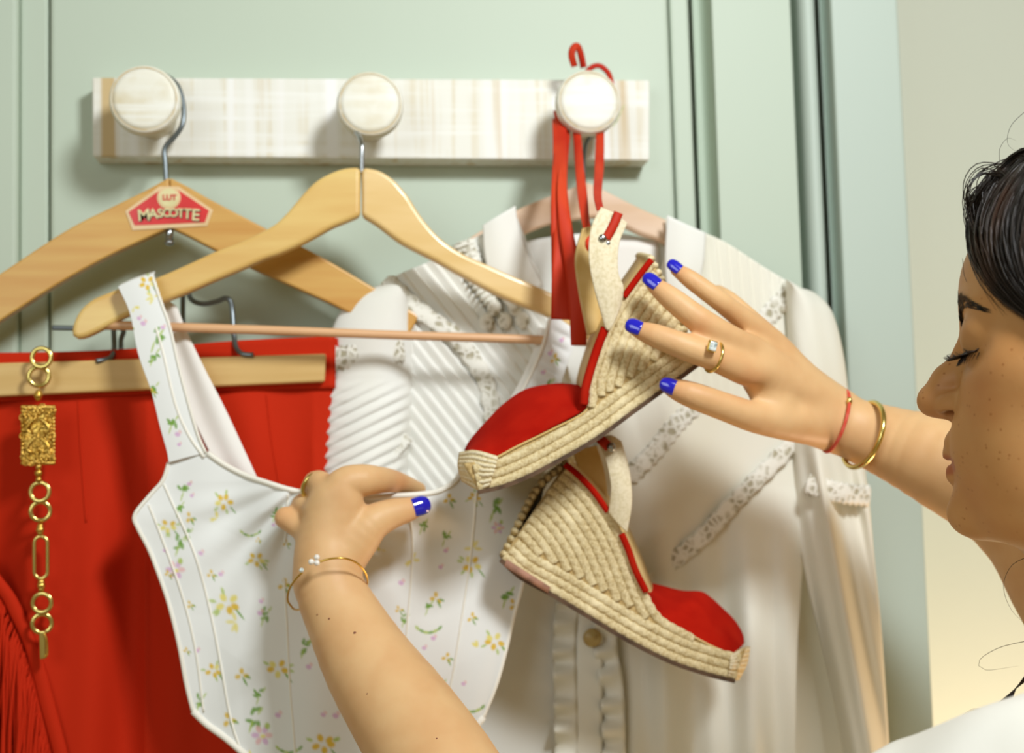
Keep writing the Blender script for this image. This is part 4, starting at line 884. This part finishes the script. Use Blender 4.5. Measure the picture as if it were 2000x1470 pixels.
# left hand: back of the hand, fingers behind the neckline, thumb in front
chain(body, [(650, 1120, .966, 46), (672, 1040, .968, 38), (674, 982, .965, 36), (672, 948, .965, 35), (706, 938, .967, 32), (738, 937, .975, 27), (764, 939, .990, 23), (788, 945, 1.004, 19), (818, 955, 1.024, 14)], .003)
chain(body, [(640, 1125, .966, 42), (650, 1040, .964, 36), (642, 975, .966, 31)], .010)
chain(body, [(642, 975, .966, 29), (628, 946, .976, 26), (614, 946, .990, 23), (626, 972, 1.022, 20), (655, 1000, 1.034, 17)], .004)
chain(body, [(630, 1130, .967, 40), (628, 1050, .966, 34), (620, 1000, .970, 27)], .010)
chain(body, [(620, 1000, .972, 25), (590, 985, .992, 21), (598, 1002, 1.022, 17)], .004)
chain(body, [(618, 1130, .970, 38), (610, 1075, .972, 30), (604, 1042, .974, 24)], .010)
chain(body, [(606, 1046, .976, 23), (582, 1028, .980, 22), (558, 1012, .986, 21)], .004); chain(body, [(558, 1010, .987, 19), (578, 1003, 1.000, 16), (598, 1003, 1.012, 14)], .003)
chain(body, [(660, 1105, .968, 46), (694, 1058, .966, 43), (726, 1022, .966, 36), (762, 1004, .970, 30), (796, 995, .974, 24), (824, 986, .977, 16)], .004)
body.pos.append(Cone(W(696, 1048, .972), W(684, 1005, .972), .0125, .010, .008))                # web
# right arm and hand
chain(body, [(2120, 1150, .87, 110), (1980, 985, .905, 104), (1850, 908, .925, 92), (1760, 872, .945, 74), (1690, 846, .958, 63), (1628, 822, .962, 56), (1600, 812, .962, 54)], .012)
body.pos.append(Cone(W(2120, 1150, .87), SR, .040, .046, .03))
chain(body, [(1628, 812, .962, 46), (1560, 768, .945, 40), (1500, 730, .930, 35), (1456, 722, .915, 31), (1400, 700, .905, 27), (1345, 680, .902, 26), (1290, 659, .906, 24), (1262, 649, .910, 20), (1244, 643, .912, 15)], .008)
chain(body, [(1628, 806, .965, 44), (1560, 752, .950, 38), (1484, 694, .930, 30), (1425, 660, .912, 26), (1365, 624, .905, 26), (1318, 588, .908, 23.5), (1290, 566, .912, 19), (1274, 553, .915, 14)], .008)
chain(body, [(1628, 802, .967, 42), (1570, 744, .955, 35), (1510, 668, .942, 25), (1440, 614, .926, 21.5), (1400, 583, .918, 20), (1355, 550, .918, 18.5), (1334, 535, .921, 15.5), (1320, 526, .923, 12)], .008)
chain(body, [(1628, 806, .972, 40), (1570, 745, .965, 32), (1520, 676, .960, 23), (1462, 620, .950, 19), (1425, 586, .955, 17), (1402, 570, .968, 14)], .006)
chain(body, [(1625, 832, .962, 44), (1555, 826, .940, 38), (1480, 816, .925, 31), (1420, 796, .918, 28), (1360, 774, .915, 26.5), (1326, 762, .918, 22), (1306, 755, .921, 15)], .009)
body.pos.append(Cone(W(1510, 790, .935), W(1482, 745, .932), .012, .011, .010))
lo = np.array([-.36, .42, -.62]); hi = np.array([.75, 1.08, .24])
V, Q = polygonise(body, lo, hi, .0016)
# colour: lips, cheeks, knuckles; freckle amount in alpha
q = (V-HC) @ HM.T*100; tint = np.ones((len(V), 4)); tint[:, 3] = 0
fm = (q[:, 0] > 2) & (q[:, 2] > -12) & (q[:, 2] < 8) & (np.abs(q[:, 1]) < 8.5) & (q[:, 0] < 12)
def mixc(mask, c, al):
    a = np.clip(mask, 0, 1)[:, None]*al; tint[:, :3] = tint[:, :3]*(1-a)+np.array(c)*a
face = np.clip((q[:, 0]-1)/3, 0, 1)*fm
mixc(face, (.80, .65, .48), 1.0)  # whole face darkened in the skin colour, standing for its dimmer light
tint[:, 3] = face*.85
lip = np.exp(-(((q[:, 2]+6.35+.0*q[:, 1])/(.62-.15*np.abs(q[:, 1])))**2)**3)*(np.abs(q[:, 1]) < 2.4)*(q[:, 0] > 8.15)*fm
mixc(lip*1.5, (.62, .31, .27), .95)
mixc(np.exp(-((q[:, 0]-10.7)**2+(q[:, 1])**2+(q[:, 2]+3)**2)/1.6)*fm, (.80, .56, .44), .6)
mixc(np.exp(-((q[:, 0]-6.5)**2/4+(np.abs(q[:, 1])-4.6)**2/3+(q[:, 2]+2.3)**2/3))*fm, (.78, .54, .40), .6)
mixc(np.exp(-((q[:, 0]-7.9)**2/2+(np.abs(q[:, 1])-3.1)**2/1.6+(q[:, 2]-.2)**2/.5))*fm, (.62, .54, .40), .7)
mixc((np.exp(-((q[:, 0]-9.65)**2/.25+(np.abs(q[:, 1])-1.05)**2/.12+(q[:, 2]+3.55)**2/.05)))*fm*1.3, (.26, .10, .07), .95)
for (a_, r_) in ((W(1246, 643, .912), .012), (W(1278, 556, .914), .012), (W(1322, 527, .922), .011), (W(1318, 760, .918), .012), (W(556, 1012, .985), .010), (W(812, 990, .975), .010), (W(1365, 640, .900), .008), (W(1400, 700, .900), .006), (W(790, 945, .985), .012), (W(1455, 740, .912), .010)):
    mixc(np.exp(-((V-a_)**2).sum(1)/(2*(r_*.8)**2)), (.98, .74, .66), .6)
person = thing('person', tuple(TC+np.array([0, 0, -.45])), 'dark haired person in a white shirt, in profile, reaching for the sandals', 'person')
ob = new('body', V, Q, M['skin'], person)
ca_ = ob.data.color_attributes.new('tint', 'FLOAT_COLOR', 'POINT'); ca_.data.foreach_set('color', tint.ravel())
for (x, y, Y, r) in ((693, 1236, .925, 3.2), (620, 1200, .94, 1.8), (643, 1208, .935, 2), (718, 1355, .915, 2.2), (853, 1442, .86, 1.6)):
    d = W(x, y, 1.0); p0 = W(x, y, Y)
    ts_ = np.linspace(.80, 1.05, 400); pp = d[None]*ts_[:, None]; fv = body(pp[:, :]+0.0); i = np.argmax(fv < 0)
    if fv[i] < 0: new('mole', *ball(pp[i], r/2800, 10, 6, sc=(1, .6, 1)), mat('mole_%d' % x, rgb(120, 66, 44), .6) if x == 693 else bpy.data.materials.get('mole_693'), person)
# nails
def nail(tip, prev, r, L_, cen, off=0, phi=1.0):
    t_, p_ = W(*tip), W(*prev); d = nrm(t_-p_); view = nrm(-W(*tip)); n_ = nrm(view-d*view.dot(d)); b = np.cross(d, n_); n_ = nrm(n_*math.cos(off)+b*math.sin(off)); b = np.cross(d, n_)
    s = 1/PXM(*tip); R = r*s+.0005; c = W(cen[0], cen[1], tip[2]); c = t_+d*((c-t_).dot(d)); V = []; NU, NV = 15, 11
    for i in range(NU):
        u = i/(NU-1)*2-1
        for j in range(NV):
            v = j/(NV-1)*2-1; a = v*phi*(1-.10*abs(u)**3); rr = R*(1-.16*max(0, u)**2+.03*min(0, u)); uu = u*1.12*(1-.24*v*v*(1.0 if u > 0 else .35))
            V.append(c+d*uu*L_*s/2+(n_*math.cos(a)+b*math.sin(a))*rr)
    o = new('fingernail', V, gridf(NV, NU), M['nail'], person); solid(o, .0009)
nail((1252, 646, .911), (1290, 661, .906), 18.2, 29, (1239, 638), .25, .85)
nail((1282, 560, .9135), (1318, 588, .908), 17.2, 31, (1272, 551), .3, .85)
nail((1326, 530, .922), (1355, 552, .918), 13.8, 26, (1316, 523), .3, .85)
nail((1315, 758, .9195), (1360, 776, .915), 18.8, 38, (1309, 757), .1, .85)
nail((812, 990, .9755), (778, 1000, .972), 20.5, 32, (819, 988), .0, 1.0)
# rings and bracelets
def loop(name, c, A_, B_, r, m, parent, n=60, a0=0, a1=2*math.pi, flat=1.0):
    full = abs(a1-a0-2*math.pi) < 1e-6; th_ = np.linspace(a0, a1, n+1); th_ = th_[:-1] if full else th_
    C = [np.array(c)+np.array(A_)*math.cos(t)+np.array(B_)*math.sin(t) for t in th_]
    return new(name, *tube(C, r, 10, closed=full, flat=flat), m, parent)
r1 = thing('finger_ring', tuple(W(1392, 690, .90)), 'gold ring with a clear square stone on the hand touching the sandal', 'ring')
ct = W(1394, 697, .905); s = 1/PXM(1394, 697, .905); dI = nrm(W(1345, 682, .902)-W(1455, 722, .915)); A_ = W(1403, 667, .903)-ct; A_ = nrm(A_-dI*A_.dot(dI))*.0108; B_ = nrm(np.cross(dI, A_))*.0108
loop('ring_band', ct, A_, B_, .0011, M['gold2'], r1)
gp = W(1391, 676, .890); g = new('bezel', *merge([boxg(-.0034, .0034, -.0014, .0016, -.0040, .0040)]), M['gold2'], None); bevel(fixn(g), .001); g.location = gp; g.rotation_euler = (0.1, .25, .3); g.parent = r1; g.matrix_parent_inverse = r1.matrix_world.inverted()
g2 = new('stone', *boxg(-.0027, .0027, -.0026, 0, -.0033, .0033), M['gem'], None, smooth=False); bevel(fixn(g2), .0011, 2); g2.location = gp; g2.rotation_euler = (0.1, .25, .3); g2.parent = r1; g2.matrix_parent_inverse = r1.matrix_world.inverted()
r2 = thing('finger_ring', tuple(W(606, 955, .98)), 'plain gold ring on the hand pinching the floral top', 'ring')
ct = W(620, 952, .982); d2 = nrm(W(600, 920, 1.0)-W(640, 962, .965)); A_ = nrm(W(596, 968, .982)-ct); A_ = nrm(A_-d2*A_.dot(d2))*.0112; B_ = nrm(np.cross(d2, A_))*.0112
loop('ring_band', ct, A_, B_, .0016, M['gold2'], r2)
def bracelet(name, label, topp, botp, bulge, Yc, r, m, tr, flat=1.0):
    th_ = thing(name, tuple(W((topp[0]+botp[0])/2, (topp[1]+botp[1])/2, Yc)), label, 'bracelet')
    a, b = W(topp[0], topp[1], Yc), W(botp[0], botp[1], Yc); c = (a+b)/2; A = a-c; fr_ = W((topp[0]+botp[0])/2+bulge[0], (topp[1]+botp[1])/2+bulge[1], Yc-r); B = fr_-c
    loop('band', c, A, B, tr, m, th_, 80, flat=flat); return th_, c, A, B
c1, c, A_, B_ = bracelet('cord_bracelet', 'thin orange red cord bracelet with a small gold bead on the wrist', (1650, 762), (1614, 882), (20, 0), .960, .0255, M['cord'], .0013)
p_ = c+A_*math.cos(.9)+B_*math.sin(.9); new('bead', *ball(p_, .0026, sc=(.8, .8, 1.3)), M['gold2'], c1)
c2, c, A_, B_ = bracelet('bangle', 'smooth gold bangle on the forearm between the cord bracelet and the face', (1702, 786), (1668, 912), (37, -2), .950, .030, M['gold2'], .0020, 1.0)
pb = thing('pearl_bangle', tuple(W(650, 1130, .95)), 'very thin open gold bangle tipped with white pearls, before the floral top', 'bracelet')
c = W(640, 1142, .963); A_ = W(718, 1128, .966)-c; B_ = W(640, 1100, .925)-c; B2 = B_
C = path3([(572, 1188, .957), (562, 1172, .950), (565, 1150, .944), (578, 1130, .939), (590, 1118, .936)], 30); new('band', *tube(C, .00075, 8), M['gold'], pb)
C = path3([(620, 1098, .932), (645, 1091, .931), (672, 1090, .932), (695, 1098, .938), (711, 1114, .946), (718, 1134, .956), (712, 1148, .970), (680, 1165, .992), (630, 1175, .995), (585, 1190, .980), (572, 1188, .957)], 90); new('band', *tube(C, .00075, 8), M['gold'], pb)
for (x, y, r) in ((608, 1097, .0021), (619, 1088, .0021), (619, 1099, .0021)): new('pearl', *ball(W(x, y, .931), r), M['pearl'], pb)
new('crystal_ball', *ball(W(589, 1113, .9355), .0017, 8, 5), M['gem'], pb)

# eyebrow, lashes
def surf_cast(px, py):                                # point on the body surface seen at a pixel
    d = W(px, py, 1.0); ts_ = np.linspace(.55, 1.1, 500); pp = d[None]*ts_[:, None]; f = body(pp); i = np.argmax(f < 0)
    return pp[i] if f[i] < 0 else None
def hairs(name, lst, r0, m, parent):
    cu = bpy.data.curves.new(name, 'CURVE'); cu.dimensions = '3D'; cu.bevel_depth = r0; cu.bevel_resolution = 0; cu.use_fill_caps = False; cu.resolution_u = 3
    for C in lst:
        sp = cu.splines.new('POLY'); sp.points.add(len(C)-1); n = len(C)
        sp.points.foreach_set('co', np.column_stack([C, np.ones(n)]).ravel()); sp.points.foreach_set('radius', [max(.15, 1-(i/(n-1))**2*.85) for i in range(n)])
    cu.materials.append(m); t = bpy.data.objects.new('t', cu); COL.objects.link(t); bpy.context.view_layer.update()
    me = bpy.data.meshes.new_from_object(t.evaluated_get(bpy.context.evaluated_depsgraph_get())); bpy.data.objects.remove(t); me.name = name
    me.polygons.foreach_set('use_smooth', [True]*len(me.polygons))
    o = bpy.data.objects.new(name, me); COL.objects.link(o); o.parent = parent; o.matrix_parent_inverse = parent.matrix_world.inverted(); o['kind'] = 'stuff'; return o
R = random.Random(3)
def surf_head(l, u):                                   # skin point on the face front at lateral l, height u (cm)
    a = H(13, l, u); b = H(2, l, u); ts_ = np.linspace(0, 1, 260)[:, None]; pp = a*(1-ts_)+b*ts_; f = body(pp); i = np.argmax(f < 0); return pp[i]
for sgn in (1, -1):
    L_ = []
    bc = crom([(1.0, .95), (1.5, 1.55), (2.3, 2.0), (3.2, 2.15), (4.1, 1.95), (5.0, 1.5)], 24)
    bs = [surf_head(l*sgn, u) for l, u in bc]
    for k in range(520 if sgn == 1 else 200):
        t = R.random()**1.15; i = t*22; a = bs[int(i)]*(1-i % 1)+bs[int(i)+1]*(i % 1); wd = (.66*(1-t)+.08)
        dirv = nrm(bs[min(23, int(i)+2)]-bs[max(0, int(i)-1)]); o_ = up*R.uniform(-wd, wd)/100
        g = nrm(dirv*(.35+t)+up*(.9-t)*(1 if R.random() < .8 else .3)+fw*.15); l_ = R.uniform(.004, .0075)
        p0 = a+o_-fw*.0006; L_.append(np.array([p0, p0+g*l_*.5+fw*.0007, p0+g*l_+fw*.0001-up*.0004]))
    hairs('eyebrow', L_, .00020, M['hair'], person)
    L_ = []
    for k in range(85):
        t = k/84; lat = 1.75+2.8*t; uu = -.30-.22*math.sin(math.pi*t)-.05*t
        e = eyes[0 if sgn > 0 else 1].c; yy = (lat-2.95)/100*sgn; zz = uu/100
        fx = math.sqrt(max(.0141**2-yy**2-(zz)**2, 1e-6)); p0 = e+HM.T @ np.array([fx, yy, zz])
        ln = .0085+.003*t+R.uniform(-.0015, .001); out = nrm(HM.T @ np.array([1.0, .45*(lat-2.9)*sgn, -.35]))
        L_.append(np.array([p0, p0+out*ln*.45-up*.0011, p0+out*ln*.8-up*.0004, p0+out*ln+up*.0022]))
        if k % 2: L_.append(np.array([p0-up*.001, p0+out*ln*.25-up*.003, p0+out*ln*.4-up*.0052]))
    hairs('eyelashes', L_, .00026, M['hair'], person)

# shirt
sf = Field(); sf.pos = [Cone(NL+np.array([0, 0, -.075]), SL, .060, .062, .04), Cone(NL+np.array([0, 0, -.075]), SR, .060, .06, .04), Cone(SL, SL*.80+EL*.20, .066, .058, .03),
                        Cone(SR, SR*.5+W(2120, 1150, .87)*.5, .060, .056, .03), Cone(TC+np.array([0, 0, -.06]), TC+np.array([.02, 0, -.36]), .120, .118, .08)]
def spost(p, f): return f-.0016*snoise(p[:, 0]*1.0, p[:, 2]*1.0+p[:, 1], 4, 8, 90)
sf.post = spost
V, Q = polygonise(sf, (-.1, .30, -.66), (.80, 1.05, .02), .004); new('shirt', V, Q, M['shirt'], person)
# hair: cap over the skull plus strands
class Cap(Field): pass
hf = Field(); hf.pos = [Ell(H(-.9, 0, 3.1), HM, (.0975, .0795, .0885), .01), Ell(H(-4.5, 0, -2), HM, (.055, .068, .080), .02), Cone(H(-6, 2, -7), H(-7, 4.0, -16), .045, .038, .03)]
hf.neg = [Ell(H(10.2, 0, -1.5), HM, (.052, .100, .074), .006), Ell(H(3.4, 0, -7), HM, (.07, .11, .065), .01)]
hf.post = lambda p, f: f-.0006*np.sin(((p-HC) @ HM.T)[:, 1]*1300+20*((p-HC) @ HM.T)[:, 2])
V, Q = polygonise(hf, HC-.26, HC+.2, .003); new('hair', V, Q, M['hair'], person)
hb = Field(); hb.pos = body.pos[:NHEAD]; hb.neg = body.neg; hx = np.arange(1860, 2160, 10.); hy = np.arange(270, 760, 10.)
gx_, gy_ = np.meshgrid(hx, hy); Dr = PN(gx_.ravel(), gy_.ravel(), 1.0); ln_ = np.linalg.norm(Dr, axis=1); Dr = Dr/ln_[:, None]; tt = np.full(len(Dr), .5); done = np.zeros(len(Dr), bool)
for _ in range(36):
    ff = np.minimum(hb(Dr*tt[:, None]), hf(Dr*tt[:, None])); done |= ff < .0005; tt = np.where(done | (tt > .9), tt, tt+ff*.9)
HY = (Dr*tt[:, None])[:, 1].reshape(gx_.shape); HY[~done.reshape(gx_.shape)] = np.nan
for r_ in HY:
    ok_ = ~np.isnan(r_)
    if ok_.any(): r_[~ok_] = r_[ok_][0]+.004
    else: r_[:] = .69
def hdepth(x, y): return HY[int(np.clip(round((y-270)/10), 0, len(hy)-1)), int(np.clip(round((x-1860)/10), 0, len(hx)-1))]
def onhead(q, lift): return path3([(x, y, hdepth(x, y)-lift) for x, y in q], 22)
L_ = []
O_ = [(2040, 288), (1995, 292), (1955, 322), (1915, 368), (1890, 425), (1890, 478), (1912, 534), (1955, 585), (2010, 622), (2070, 655)]
I_ = [(2110, 300), (2080, 325), (2050, 360), (2030, 410), (2022, 460), (2030, 510), (2050, 560), (2090, 610), (2130, 650), (2150, 680)]
def lerpc(a, b, t): return (1-t)*np.array(a, float)+t*np.array(b, float)
for k in range(900):
    t = R.random()**.72; j = 2.0 if k % 3 else 6.0; ox, oy = R.gauss(0, j), R.gauss(0, j); w1, w2 = R.gauss(0, 3), R.uniform(0, 6)
    c_ = [lerpc(a, b, t)+np.array([ox*(.3+i/7)+w1*math.sin(i*.9+w2), oy*(.3+i/8)]) for i, (a, b) in enumerate(zip(O_, I_))]
    L_.append(onhead(c_, .0015+R.random()*.004))
for k in range(60):                                    # wispy fringe curls outside the main lock
    x = R.uniform(1882, 1940); y = R.uniform(330, 440)
    L_.append(onhead([(2015, 300+R.uniform(-8, 20)), (1972, 312+R.uniform(-5, 40)), (x+28, y-14), (x, y+20), (x+4+R.uniform(-6, 6), y+72), (x+28, y+135), (x+62+R.uniform(-10, 20), y+180)], .003))
for k in range(34):
    x = R.uniform(1880, 1925); y = R.uniform(380, 430)
    L_.append(onhead([(1990, y-24), (1945, y-40+R.uniform(-8, 8)), (x+12, y-16), (x, y+10), (x+4, y+40), (x+16+R.uniform(-4, 8), y+84)], .003))
hairs('hair_fringe', L_, .00032, M['hair'], person)
L_ = [path3([(2005, 215, .67), (1975, 245, .67), (1968, 280, .67), (1990, 300, .67)], 14), path3([(1952, 320, .67), (1953, 290, .67), (1968, 270, .67), (1985, 275, .67)], 14),
      path3([(2010, 1085, .70), (1975, 1105, .70), (1960, 1145, .70), (1975, 1190, .70), (2010, 1225, .70)], 16), path3([(1880, 505, .668), (1884, 540, .668), (1900, 570, .665), (1918, 590, .66)], 12),
      path3([(2010, 1250, .70), (1950, 1265, .70), (1912, 1290, .70), (1925, 1308, .70), (1990, 1300, .69)], 16)]
for k in range(150):
    t = R.random(); L_.append(path3([(2060+R.uniform(-15, 15), 1210+30*t, .70), (2022, 1290+20*t, .695), (1990-10*t, 1335+14*t, .69), (1968-20*t+R.uniform(-8, 8), 1370+14*t, .685), (1950-20*t**2+R.uniform(-10, 10), 1400+R.uniform(-8, 8), .68)], 14))
for k in range(4): L_.append(path3([(2000, 1330, .69), (1940, 1378, .685), (1900, 1384+k*2, .68), (1870, 1402+k*2, .68)], 14))
hairs('hair_wisps', L_, .00016, M['hair'], person)
